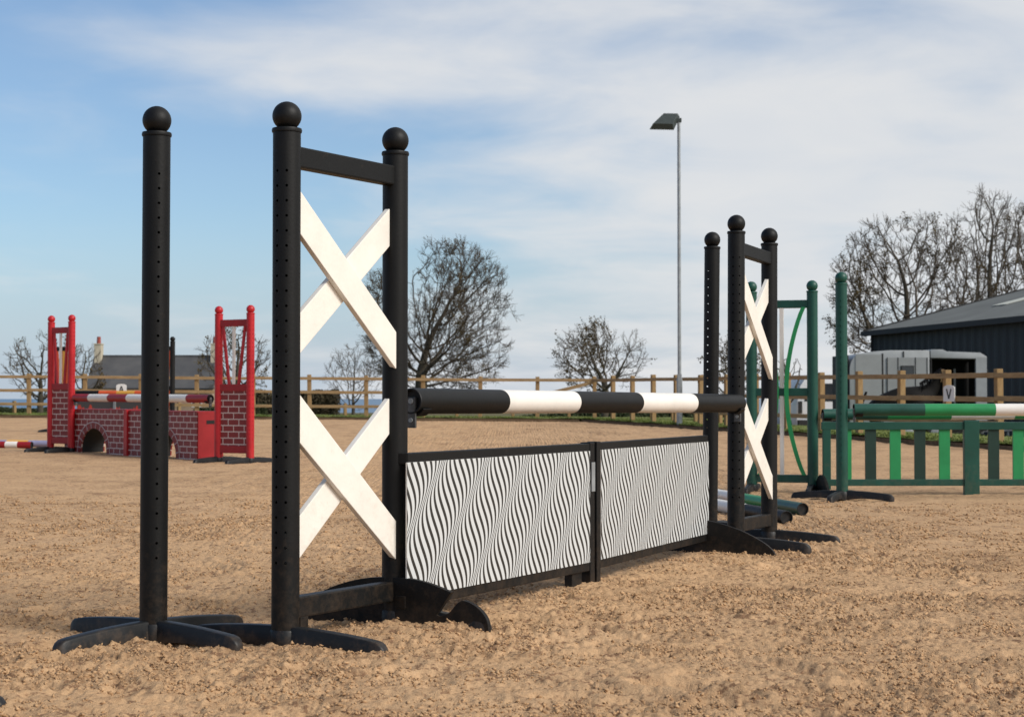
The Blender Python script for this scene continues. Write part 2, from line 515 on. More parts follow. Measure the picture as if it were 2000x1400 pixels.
# ------------------------------------------------------------------ arena outline (fence lines)
CORNER = Vector((2.44, 49.2))
BACKDIR = Vector((-1.0, 0.045)).normalized()
SIDEDIR = Vector((5.74, -21.3)).normalized()
def side_x(y):                                   # x of the right-hand fence at distance y
    return CORNER.x + (CORNER.y - y) * (5.74 / 21.3)
def back_y(x):
    return CORNER.y + (CORNER.x - x) * 0.045
EDGE = 0.55                                       # the sand stops this far inside the fence

# ------------------------------------------------------------------ the sand
MOUNDS = []
def make_sand():
    def lines(lo, hi, a, b, fine, growth):
        mid = list(np.arange(a, b, fine))
        up = []; s = fine; p = b
        while p < hi:
            up.append(p); s *= growth; p += s
        up.append(hi)
        dn = []; s = fine; p = a
        while p > lo:
            s *= growth; p -= s; dn.append(max(p, lo))
        return np.array(sorted(set(dn)) + mid + up)
    xs = lines(-34, 20, -2.1, 2.2, 0.0075, 1.045)
    ys = lines(-14, 51.5, 4.0, 8.6, 0.0160, 1.02)
    X, Y = np.meshgrid(xs, ys)
    Z = 0.0048 * (Y - 6) - 0.0067 * X
    n_low = fbm(X, Y, 0.7, 2)
    Z += 0.014 * (n_low - 0.5)
    patch = fbm(X + 40, Y + 11, 1.6, 4, 0.6)          # where the surface is kicked up
    patch = np.clip((patch - 0.44) / 0.16, 0, 1)
    lump = fbm(X, Y, 6.5, 3, 0.55)
    Z += 0.012 * (lump - 0.5) * (0.5 + 0.8 * patch)
    small = np.abs(fbm(X + 5, Y, 19, 3, 0.6) - 0.5) * 2
    Z += (0.008 + 0.009 * patch) * (small - 0.3)
    tiny = fbm(X, Y + 3, 47, 2, 0.6)
    Z += (0.013 + 0.014 * patch) * (tiny - 0.5)
    grain = fbm(X + 9, Y - 4, 95, 2, 0.6)
    Z += (0.009 + 0.007 * patch) * (grain - 0.5)
    # hoof scuffs: short dents with a raised lip
    rs = np.random.RandomState(3)
    for i in range(260):
        cy = 4.1 + 9.5 * rs.rand() ** 1.3; cx = rs.uniform(-0.36, 0.36) * cy * 1.05
        a = rs.uniform(0, math.pi); L_ = rs.uniform(0.07, 0.16); W_ = rs.uniform(0.035, 0.06); dep = rs.uniform(0.008, 0.02)
        ix = (xs > cx - 0.4) & (xs < cx + 0.4); iy = (ys > cy - 0.4) & (ys < cy + 0.4)
        sl = np.ix_(iy, ix)
        dx = X[sl] - cx; dy = Y[sl] - cy
        u = (dx * math.cos(a) + dy * math.sin(a)) / L_; w = (-dx * math.sin(a) + dy * math.cos(a)) / W_
        q = u * u + w * w
        Z[sl] += -dep * np.exp(-q) + 0.55 * dep * np.exp(-((np.sqrt(q) - 1.9) ** 2) * 3)
    for (mx, my, rx_, ry_, h, ang) in MOUNDS:
        dx = X - mx; dy = Y - my
        u = (dx * math.cos(ang) + dy * math.sin(ang)) / rx_; w = (-dx * math.sin(ang) + dy * math.cos(ang)) / ry_
        Z += 0.34 * h * np.exp(-(u * u + w * w)) * (0.6 + 0.8 * lump)
    # outside the boards the sheet drops out of sight below the verge
    out = np.clip(np.maximum((X - (side_x(Y) - EDGE)), (Y - (back_y(X) - EDGE))) / 0.15, 0, 1)
    Z -= 0.45 * out
    ny, nx = X.shape
    me = bpy.data.meshes.new('arena_sand')
    co = np.stack([X, Y, Z], -1).reshape(-1, 3).astype(np.float32)
    idx = np.arange(ny * nx).reshape(ny, nx)
    q = np.stack([idx[:-1, :-1], idx[:-1, 1:], idx[1:, 1:], idx[1:, :-1]], -1).reshape(-1, 4)
    me.vertices.add(len(co)); me.vertices.foreach_set('co', co.ravel())
    me.loops.add(q.size); me.loops.foreach_set('vertex_index', q.ravel().astype(np.int32))
    me.polygons.add(len(q)); me.polygons.foreach_set('loop_start', (np.arange(len(q)) * 4).astype(np.int32))
    me.update(calc_edges=True)
    me.polygons.foreach_set('use_smooth', np.ones(len(q), bool))
    at_ = me.attributes.new('clod', 'FLOAT', 'POINT')
    at_.data.foreach_set('value', (patch * np.clip((lump - 0.42) * 5, 0, 1)).ravel().astype(np.float32))
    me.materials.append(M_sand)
    o = link('arena_sand', me)
    tag(o, 'loose tan riding sand covering the arena floor', 'sand', kind='structure')
    # height sampler
    def sample(x, y):
        i = np.clip(np.searchsorted(xs, x), 1, len(xs) - 1); j = np.clip(np.searchsorted(ys, y), 1, len(ys) - 1)
        return Z[j - 1, i - 1]
    def pat(x, y):
        i = np.clip(np.searchsorted(xs, x), 1, len(xs) - 1); j = np.clip(np.searchsorted(ys, y), 1, len(ys) - 1)
        return patch[j - 1, i - 1]
    return sample, pat

# ------------------------------------------------------------------ jump furniture builders
PR = 0.049                                        # post radius
POST_TOP = 1.812
def post_mesh(name, m, cols, z0=0.055, z1=POST_TOP, r=PR, hz0=0.30, hz1=1.69, step=0.0525, hr=0.0050):
    """Tube wall with real peg holes; cols = hole columns (angles)."""
    dth = 0.17; dz = step * 0.30
    th = set()
    for c in cols:
        for k in (-1, 0, 1): th.add(round((c + k * dth) % (2 * math.pi), 5))
    for k in range(28):
        t = 2 * math.pi * k / 28
        if all(min(abs(t - u), 2 * math.pi - abs(t - u)) > 0.12 for u in th): th.add(round(t, 5))
    th = sorted(th)
    zs = [z0]
    hz = []
    if cols:
        z = hz0
        while z < hz1:
            hz.append(len(zs) + 1); zs += [z - dz, z, z + dz]; z += step
    zs.append(z1)
    n = len(th); mb = MB()
    V = [(r * math.cos(t), r * math.sin(t), z) for z in zs for t in th]
    skip = set(); ring_f = []; extra = []
    for c in cols:
        k = min(range(n), key=lambda i: abs(th[i] - round(c % (2 * math.pi), 5)))
        for j in hz:
            km, kp = (k - 1) % n, (k + 1) % n
            for (a, b) in ((km, j - 1), (k, j - 1), (km, j), (k, j)): skip.add((a, b))
            outer = [(kp, j), (kp, j + 1), (k, j + 1), (km, j + 1), (km, j), (km, j - 1), (k, j - 1), (kp, j - 1)]
            base = len(V) + len(extra)
            for q in range(8):
                a = q * math.pi / 4
                t = th[k] + hr / r * math.cos(a)
                extra.append((r * math.cos(t), r * math.sin(t), zs[j] + hr * math.sin(a)))
            for q in range(8):
                o1, o2 = outer[q], outer[(q + 1) % 8]
                ring_f.append((o1[1] * n + o1[0], o2[1] * n + o2[0], base + (q + 1) % 8, base + q))
    fs = [(j * n + k, j * n + (k + 1) % n, (j + 1) * n + (k + 1) % n, (j + 1) * n + k)
          for j in range(len(zs) - 1) for k in range(n) if (k, j) not in skip]
    fs += ring_f
    top = (len(zs) - 1) * n
    fs.append(tuple(range(top, top + n)))
    me = bpy.data.meshes.new(name)
    me.from_pydata(V + extra, [], fs)
    me.materials.append(m)
    me.polygons.foreach_set('use_smooth', [True] * len(me.polygons))
    me.set_sharp_from_angle(angle=R(50))
    me.update()
    return me
_shared = {}
def shared(key, fn):
    if key not in _shared: _shared[key] = fn()
    return _shared[key]
def collar_mesh(m):
    return MB().lathe([(PR - 0.002, -0.006), (PR + 0.003, -0.004), (PR + 0.0045, 0.003), (PR + 0.0025, 0.010), (PR - 0.012, 0.013)], 28).mesh('collar', m, 35)
def ball_mesh(m, r=0.0515):
    prof = []
    for i in range(15):
        a = -math.pi / 2 + math.pi * (i + 1.6) / 15.6
        prof.append((max(0.0012, r * math.cos(a)), r * math.sin(a)))
    return MB().lathe(prof, 28).mesh('ball_finial', m, 60)
def foot_mesh(m, L=0.44, h0=0.077, w=0.056):
    rings = []
    ts = [0, 0.1, 0.2, 0.3, 0.4, 0.5, 0.6, 0.7, 0.8, 0.88, 0.93, 0.965, 0.988, 1.0]
    for t in ts:
        x = L * t
        top = h0 - 0.004 * t - 0.024 * t * t
        bot = 0.022 * math.sin(math.pi * t ** 0.8) - 0.010
        ww = w
        if t > 0.90:
            k = math.sqrt(max(0.0, 1 - ((t - 0.90) / 0.102) ** 2))
            top = bot + (top - bot) * (0.42 + 0.58 * k); ww *= (0.45 + 0.55 * k)
        wt = ww * 0.86
        c = 0.007
        rings.append([(x, -ww / 2, bot), (x, -wt / 2, top - c), (x, -wt / 2 + 0.4 * c, top - 0.3 * c), (x, -wt / 2 + c, top),
                      (x, wt / 2 - c, top), (x, wt / 2 - 0.4 * c, top - 0.3 * c), (x, wt / 2, top - c), (x, ww / 2, bot)])
    return MB().loft(rings).mesh('foot', m, 38)
def add_post(root, x, y, m, cols, feet, zb=0.0, foot_m=None, dz=0.0, step=0.0525):
    key = ('post', m.name, tuple(round(c, 3) for c in cols), step)
    p = link('post', shared(key, lambda: post_mesh('post', m, cols, step=step)), root)
    p.location = (x, y, dz)
    c = link('collar', shared(('collar', m.name), lambda: collar_mesh(m)), p); c.location = (0, 0, POST_TOP - 0.004)
    b = link('ball_finial', shared(('ball', m.name), lambda: ball_mesh(m)), p); b.location = (0, 0, POST_TOP + 0.050)
    fm = foot_m or M_blackfoot
    hub = link('foot_hub', shared(('hub', fm.name), lambda: MB().lathe([(0.052, -0.02), (0.054, 0.02), (0.054, 0.062), (0.051, 0.066)], 20).mesh('foot_hub', fm, 40)), root)
    hub.location = (x, y, 0)
    for a, L in feet:
        f = link('foot', shared(('foot', fm.name, round(L, 3)), lambda: foot_mesh(fm, L)), root)
        f.location = (x + 0.03 * math.cos(a), y + 0.03 * math.sin(a), 0.0); f.rotation_euler = (0, 0, a)
    return p
def striped_pole(name, a, b, r, bands, label, cat='pole', group=None, lens=None, cap=None, n=28):
    a, b = Vector(a), Vector(b)
    d = b - a; L = d.length
    root = thing(name, a, label=label, cat=cat, group=group)
    root.rotation_mode = 'QUATERNION'
    root.rotation_quaternion = d.to_track_quat('X', 'Z')
    k = len(bands); lens = lens or [1.0 / k] * k
    s = 0
    for m, l in zip(bands, lens):
        mb = MB().tube((s * L, 0, 0), ((s + l) * L, 0, 0), r, r, n, caps=False)
        mb.build('band', m, root, 60)
        s += l
    for x, sg in ((0, -1), (L, 1)):
        mb = MB()
        rings = []
        for (xx, rr) in ((x, r), (x + sg * 0.004, r * 0.97), (x + sg * 0.004, r * 0.86), (x - sg * 0.012, r * 0.83), (x - sg * 0.012, 0.004)):
            rings.append([(xx, rr * math.cos(2 * math.pi * q / n), rr * math.sin(2 * math.pi * q / n)) for q in range(n)])
        mb.loft(rings, caps=False)
        mb.add(rings[-1], [tuple(range(n))])
        mb.build('end_cap', cap or M_blackfoot, root, 40)
    return root
def jump_cup(loc, rz, label, group, r=0.053):
    """Steel cup: back plate with pin, and a curved cradle under the pole (pole axis along local x)."""
    root = thing('jump_cup', loc, rz, label, 'jump cup', group)
    mb = MB()
    rings = []
    for x in (0.0, 0.060):
        out = []
        for k in range(13):
            a = math.pi * (1.18 + 0.64 * k / 12)
            out.append((x, (r + 0.001) * math.cos(a), (r + 0.001) * math.sin(a)))
        for k in range(12, -1, -1):
            a = math.pi * (1.18 + 0.64 * k / 12)
            out.append((x, (r + 0.008) * math.cos(a), (r + 0.008) * math.sin(a)))
        rings.append(out)
    mb.loft(rings); mb.build('cradle', M_plate, root, 35)
    MB().box((-0.008, 0, -0.045), (0.012, 0.040, 0.12)).build('back_plate', M_steel, root, bevel=0.003)
    MB().tube((-0.018, 0, 0.0), (0.004, 0, 0.0), 0.011, n=12).build('pin', M_galv, root, 40)
    MB().tube((-0.018, 0, -0.075), (0.004, 0, -0.075), 0.009, n=12).build('pin', M_galv, root, 40)
    return root

# ================================================================== MAIN BLACK AND WHITE JUMP
def wing(name, pa, pb, label, m_post, lean=0.0, holes_a=(), holes_b=(), group=None, foot_L=0.405):
    """pa: outer/near post, pb: other post (ground points). Local x runs pa -> pb."""
    pa, pb = Vector(pa), Vector(pb)
    d = pb - pa; W = Vector((d.x, d.y)).length; rz = math.atan2(d.y, d.x)
    c = (pa + pb) / 2
    root = thing(name, (c.x, c.y, c.z - 0.008), rz, label, 'jump wing', group, ry=lean)
    h = W / 2
    hp = math.pi / 2
    add_post(root, -h, 0, m_post, [a - rz for a in holes_a], [(hp, foot_L), (-hp, foot_L)])
    add_post(root, h, 0, m_post, [a - rz for a in holes_b], [(hp, foot_L), (-hp, foot_L)])
    return root, h

A = foot(558, 5.833); B = foot(771, 6.386)
A2 = foot(1437, 9.50); B2 = foot(1502, 10.12)
Lp = foot(300.5, 5.956); L2 = foot(1386, 10.57)
HOLE_CAM_A = math.atan2(-A.y, -A.x)

def white_cross_wing(name, pa, pb, label, lean, ha, hb):
    root, h = wing(name, pa, pb, label, M_black, lean, ha, hb, 'black wings with white crosses')
    for zc, nm in ((1.722, 'top_rail'), (0.138, 'bottom_rail')):
        MB().box((0, 0, zc), (2 * h, 0.052, 0.074)).build(nm, M_black, root, bevel=0.006)
    MB().box((-h + 0.075, 0, 0.055), (0.045, 0.05, 0.10)).build('rail_support', M_black, root, bevel=0.004)
    e = h - 0.012
    # each board: z extents at the left (-x) and right (+x) end, offset towards the camera (-y)
    for (zl0, zl1, zr0, zr1, y0) in ((1.47, 1.622, 0.962, 1.104, -0.032), (0.985, 1.128, 1.478, 1.622, -0.008),
                                     (0.735, 0.905, 0.240, 0.386, -0.032), (0.262, 0.412, 0.762, 0.898, -0.008)):
        MB().prism([(-e, y0, zl0), (e, y0, zr0), (e, y0, zr1), (-e, y0, zl1)], (0, 0.0235, 0)).build('cross_board', M_white, root, bevel=0.003)
    return root
hA = [HOLE_CAM_A, HOLE_CAM_A - R(42)]
white_cross_wing('jump_wing', A, B, 'tall black wing with two white crosses in the left foreground', 0.0, hA, [R(100), R(55)])
hc = math.atan2(-A2.y, -A2.x)
white_cross_wing('jump_wing', A2, B2, 'smaller black wing with white crosses at the far end of the black and white pole', R(0.9),
                 [hc - R(22), hc + R(23)], [hc + R(140)])
def stand(loc, label, m, cols, rz=0.0, ry=0.0, group='free-standing jump posts', feet=None, foot_m=None, rx=0.0):
    root = thing('jump_stand', loc, rz, label, 'jump stand', group, ry=ry, rx=rx)
    add_post(root, 0, 0, m, [c - rz for c in cols], feet or [(R(45 + 90 * k), 0.405) for k in range(4)], foot_m=foot_m)
    return root
hl = math.atan2(-Lp.y, -Lp.x)
stand(Lp + Vector((0, 0, -0.006)), 'single black post on a four-legged foot, leftmost in the foreground', M_black, [hl + R(11)], rz=R(9), ry=0.002)
hl2 = math.atan2(-L2.y, -L2.x)
stand(L2, 'single black post just left of the far black wing', M_black, [hl2 - R(28), hl2 + R(208)], rz=R(12), ry=R(0.7))
# a further stand mostly outside the frame: only the tip of a foot shows bottom left
tipp = Vector((-1.345, 4.62, 0))
stand((tipp.x - 0.53, tipp.y + 0.10, g(tipp.x, tipp.y) - 0.012), 'black foot tip of a stand cut off at the bottom left corner', M_black, [hl], rz=R(-8), group=None,
      feet=[(R(0), 0.44), (R(90), 0.44), (R(180), 0.44), (R(270), 0.44)])

# the pole and its cups
Pa = at(803, 783, 6.50); Pb = at(1441, 787.5, 9.43)
striped_pole('striped_pole', Pa, Pb, 0.051, [M_black, M_whitepole, M_black, M_whitepole, M_black],
             'thick black and white striped pole resting between the black wings', lens=[0.205, 0.195, 0.20, 0.20, 0.20])
pd = (Pb - Pa).normalized(); prz = math.atan2(pd.y, pd.x)
jump_cup(Pa + pd * 0.012, prz, 'black steel cup holding the near end of the black and white pole', 'cups of the black and white jump')
jump_cup(Pb - pd * 0.012, prz + math.pi, 'black steel cup holding the far end of the black and white pole', 'cups of the black and white jump')

# the two filler panels with the wavy print
def filler_panel(pa, pb, label, plate_at, plate_pts, first):
    pa, pb = Vector(pa), Vector(pb)
    d = pb - pa; L = Vector((d.x, d.y)).length; rz = math.atan2(d.y, d.x)
    root = thing('filler_panel', pa, rz, label, 'filler panel', 'wavy print filler panels')
    zb, zt = 0.068, 0.655
    MB().box((L / 2 + 0.01, 0, zt - 0.021), (L - 0.026, 0.046, 0.042)).build('top_rail', M_black, root, bevel=0.004)
    MB().box((L / 2, 0, zb + 0.024), (L - 0.012, 0.046, 0.048)).build('bottom_rail', M_black, root, bevel=0.004)
    for x in ((L - 0.030,) if first else (0.030,)):
        MB().box((x, 0, 0.31), (0.048, 0.052, 0.70)).build('end_post', M_black, root, bevel=0.004)
    if first:
        MB().box((L - 0.16, 0.01, 0.02), (0.10, 0.04, 0.125)).build('foot_block', M_black, root, bevel=0.004)
        MB().box((L - 0.028, -0.0285, 0.50), (0.036, 0.004, 0.135)).build('hinge_plate', M_galv, root, bevel=0.001)
    # printed sheet: the grid follows the printed lines, uv.x counts them
    x0, x1 = 0.012, L - 0.058 if first else L - 0.004
    if not first: x0 = 0.058
    z0, z1 = zb + 0.040, zt - 0.035
    k = 2 * math.pi / 0.357; mm = 17.6; bb = 0.62 / k
    cs = np.arange(x0 - 0.08, x1 + 0.08, 0.0045); zs = np.linspace(z0, z1, 46)
    C, ZZ = np.meshgrid(cs, zs)
    XX = C + bb * np.sin(mm * ZZ - k * C + (0.4 if first else 2.0))
    XXc = np.clip(XX, x0, x1)
    nz_, nc = C.shape
    vs = [(XXc[j, i], -0.027, ZZ[j, i]) for j in range(nz_) for i in range(nc)]
    fs = []; 
    for j in range(nz_ - 1):
        for i in range(nc - 1):
            if max(XXc[j, i + 1] - XXc[j, i], XXc[j + 1, i + 1] - XXc[j + 1, i]) > 1e-6:
                fs.append((j * nc + i, j * nc + i + 1, (j + 1) * nc + i + 1, (j + 1) * nc + i))
    me = bpy.data.meshes.new('printed_sheet')
    me.from_pydata(vs, [], fs)
    me.uv_layers.new(name='UVMap')
    li = np.empty(len(me.loops), np.int32); me.loops.foreach_get('vertex_index', li)
    uv = np.stack([C.ravel()[li], ZZ.ravel()[li]], -1).astype(np.float32)
    me.uv_layers['UVMap'].data.foreach_set('uv', uv.ravel())
    me.materials.append(M_wave)
    link('printed_sheet', me, root)
    MB().box(((x0 + x1) / 2, -0.0235, (z0 + z1) / 2), (x1 - x0, 0.005, z1 - z0)).build('backing_board', M_whitepole, root)
    # curved board foot across the end
    pts = [(plate_at - 0.011, -u, z) for u, z in plate_pts]
    MB().prism(pts, (0.022, 0, 0)).build('board_foot', M_plate, root, bevel=0.002)
    return root
def smooth_pts(p, n=6):
    out = []
    for i in range(len(p) - 1):
        p0 = p[max(0, i - 1)]; p1 = p[i]; p2 = p[i + 1]; p3 = p[min(len(p) - 1, i + 2)]
        for k in range(n):
            t = k / n
            out.append(tuple(0.5 * ((2 * p1[q]) + (-p0[q] + p2[q]) * t + (2 * p0[q] - 5 * p1[q] + 4 * p2[q] - p3[q]) * t * t + (-p0[q] + 3 * p1[q] - 3 * p2[q] + p3[q]) * t ** 3) for q in (0, 1)))
    out.append(p[-1])
    return out
P0 = foot(780, 6.31); P1 = foot(1153, 7.76); P2 = foot(1376, 9.33)
left_plate = smooth_pts([(-0.52, -0.02), (-0.50, 0.02), (-0.36, 0.115), (-0.18, 0.172), (0.0, 0.184), (0.10, 0.172), (0.195, 0.142)]) + [(0.140, 0.055)] + \
    smooth_pts([(0.150, 0.050), (0.185, 0.064), (0.225, 0.108), (0.255, 0.112), (0.300, 0.088), (0.332, 0.045), (0.338, -0.02)])
left_plate = [(u * 1.13 if u > 0 else u, z) for u, z in left_plate]
filler_panel(P0, P1, 'left filler panel with black and white wavy lines, behind the tall wing', 0.022, left_plate, True)
right_plate = smooth_pts([(-0.46, -0.03), (-0.44, 0.03), (-0.30, 0.115), (-0.10, 0.178), (0.03, 0.182), (0.20, 0.140), (0.33, 0.082), (0.40, 0.030), (0.43, -0.03)])
filler_panel(P1 + (P2 - P1).normalized() * 0.012, P2, 'right filler panel with finer wavy lines, nearer the far black wing', (P2 - P1).length - 0.04, right_plate, False)

# poles lying on the sand behind the far wing
e1 = at(1568, 998, 12.15); z1_ = g(e1.x, e1.y) + 0.046
e1b = at(1395, 972, 13.95)
dd = Vector((e1b.x - e1.x, e1b.y - e1.y, 0)).normalized()
striped_pole('striped_pole', (e1.x, e1.y, z1_), (e1.x + dd.x * 3.5, e1.y + dd.y * 3.5, z1_ + 0.012), 0.046,
             [M_green, M_green2, M_whitepole, M_green2, M_whitepole, M_green], 'dark and light green and white pole lying on the sand behind the far black wing')
e2 = at(1536, 1018, 11.30); z2_ = g(e2.x, e2.y) + 0.048
e2b = at(1395, 994, 12.6)
dd = Vector((e2b.x - e2.x, e2b.y - e2.y, 0)).normalized()
striped_pole('striped_pole', (e2.x, e2.y, z2_), (e2.x + dd.x * 3.5, e2.y + dd.y * 3.5, z2_ + 0.012), 0.047,
             [M_black, M_whitepole, M_black, M_whitepole, M_black], 'black and white pole lying on the sand behind the far black wing')

# ================================================================== GREEN JUMP
C_ = foot(1645, 14.0); D_ = foot(1588, 15.0); E_ = foot(1469, 15.15)
hcg = math.atan2(-C_.y, -C_.x)
stand(C_, 'single dark green post on a black foot before the slatted green gate', M_green, [hcg - R(8)], rz=R(20))
def green_wing(pa, pb, label):
    root, h = wing('jump_wing', pa, pb, label, M_green, 0.0, (), (hcg + R(90),), None, 0.42)
    for zc, nm in ((1.70, 'top_rail'), (0.905, 'middle_rail'), (0.125, 'bottom_rail')):
        MB().box((0, 0, zc), (2 * h, 0.05, 0.072)).build(nm, M_green, root, bevel=0.006)
    MB().box((0.0, -0.012, 0.90), (0.036, 0.022, 1.54)).build('centre_slat', M_whitepole, root, bevel=0.003)
    for s in (-1, 1):
        mb = MB(); rings = []
        for k in range(25):
            t = k / 24; z = 0.16 + 1.51 * t
            x = s * (h - 0.075 - 0.155 * math.sin(math.pi * t) ** 0.85)
            y = -0.036
            rings.append([(x - 0.019, y - 0.008, z), (x + 0.019, y - 0.008, z), (x + 0.019, y + 0.008, z), (x - 0.019, y + 0.008, z)])
        mb.loft(rings).build('curved_strip', M_green2, root, 40)
    return root
green_wing(E_, D_, 'dark green wing with a curved light green strip, behind the far black wing')
gp0 = at(1668, 800, 13.97); gp1 = gp0 + Vector((3.5, -0.15, 0.0))
striped_pole('striped_pole', gp0, gp1, 0.051, [M_green, M_green2, M_whitepole, M_green2, M_whitepole, M_green],
             'front dark green, light green and white pole above the slatted gate')
gq0 = at(1607, 809.5, 14.96); gq1 = gq0 + Vector((3.5, 0.25, 0.012))
striped_pole('striped_pole', gq0, gq1, 0.051, [M_green, M_green2, M_whitepole, M_green2, M_whitepole, M_green],
             'back green and white pole, lower and partly hidden by the front one')
for p, q, lab in ((gp0, gp1, 'black cup on the single dark green post'), (gq0, gq1, 'black cup on the dark green wing post')):
    d_ = (q - p).normalized()
    jump_cup(p + d_ * 0.01, math.atan2(d_.y, d_.x), lab, 'cups of the green jump')
def slatted_gate():
    a = foot(1605, 14.75); L = 2.66
    root = thing('slatted_gate', a, R(1.0), 'low green filler gate with alternating light and dark green upright slats', 'filler gate')
    pxm = 14.75 / F
    zt = 0.635
    for x0, x1 in ((0.0, 1.29), (1.37, L)):
        MB().box(((x0 + x1) / 2, 0, zt - 0.034), (x1 - x0, 0.044, 0.068)).build('top_rail', M_green, root, bevel=0.004)
        MB().box(((x0 + x1) / 2, 0, 0.10), (x1 - x0, 0.044, 0.058)).build('bottom_rail', M_green, root, bevel=0.004)
    for px_, w, m in ((1612, 0.085, M_green),):
        MB().box((0.045, 0, 0.34), (0.07, 0.040, 0.60)).build('end_post', M_green, root, bevel=0.004)
    MB().box((1.33, -0.005, 0.31), (0.135, 0.058, 0.68)).build('centre_post', M_green, root, bevel=0.005)
    i = 0
    for k in range(11):
        x = (1653 - 1605) * pxm + k * 48.3 * pxm
        if abs(x - 1.33) < 0.12: continue
        m = M_green2 if i % 2 == 0 else M_greend
        if k > 5: m = M_green2 if k % 2 == 1 else M_greend
        if k <= 5: m = M_green2 if k % 2 == 0 else M_greend
        MB().box((x, 0.004, 0.352), (0.097, 0.022, 0.45)).build('slat', m, root, bevel=0.002)
        i += 1
    pts = [(-0.005, -u, z) for u, z in smooth_pts([(-0.34, -0.03), (-0.30, 0.05), (-0.12, 0.15), (0.02, 0.165), (0.16, 0.12), (0.28, 0.03), (0.30, -0.03)])]
    MB().prism(pts, (0.022, 0, 0)).build('board_foot', M_plate, root)
    return root
M_greend = mat('deep_green_paint', (0.010, 0.036, 0.026), 0.5, 0.15, 6)
slatted_gate()

# ================================================================== RED BRICK JUMP
R1 = foot(426, 20.35); R2 = foot(488, 20.1); R3 = foot(98, 23.35); R4 = foot(138, 23.1)
def red_wing(pa, pb, label):
    hc_ = math.atan2(-pb.y, -pb.x)
    root, h = wing('jump_wing', pa, pb, label, M_red, 0.0, (hc_ + R(20),), (hc_ - R(10), hc_ + R(35)), 'red wings with brick panels', 0.42)
    for zc, hh, nm in ((1.70, 0.085, 'top_rail'), (0.915, 0.085, 'middle_rail'), (0.165, 0.09, 'bottom_rail')):
        MB().box((0, 0, zc), (2 * h, 0.05, hh)).build(nm, M_darkred, root, bevel=0.005)
    p = MB().box((0, 0.0, 0.54), (2 * h - 0.09, 0.026, 0.67)).build('brick_panel', M_brick, root)
    MB().box((0, -0.012, 1.308), (0.036, 0.02, 0.71)).build('centre_slat', M_whitepole, root)
    for s in (-1, 1):
        MB().bar((s * (h - 0.075), -0.008, 1.665), (s * 0.075, -0.008, 0.955), 0.034, 0.022, up=(1, 0, 0)).build('slanting_slat', M_red, root)
    return root
red_wing(R1, R2, 'bright red wing with brick print, right end of the brick wall jump')
red_wing(R3, R4, 'bright red wing with brick print at the far left of the photo')
rp0 = at(147, 776.5, 23.02); rp1 = at(411, 778.5, 20.45)
striped_pole('striped_pole', rp0, rp1, 0.051, [M_darkred, M_whitepole, M_darkred, M_whitepole, M_darkred, M_whitepole, M_darkred],
             'dark red and white striped pole above the painted brick wall', lens=[0.125, 0.155, 0.145, 0.145, 0.145, 0.14, 0.145])
for p, q, lab in ((rp0, rp1, 'black cup holding the left end of the red and white pole'), (rp1, rp0, 'black cup holding the right end of the red and white pole')):
    d_ = (q - p).normalized()
    jump_cup(p + d_ * 0.01, math.atan2(d_.y, d_.x), lab, 'cups of the red jump')
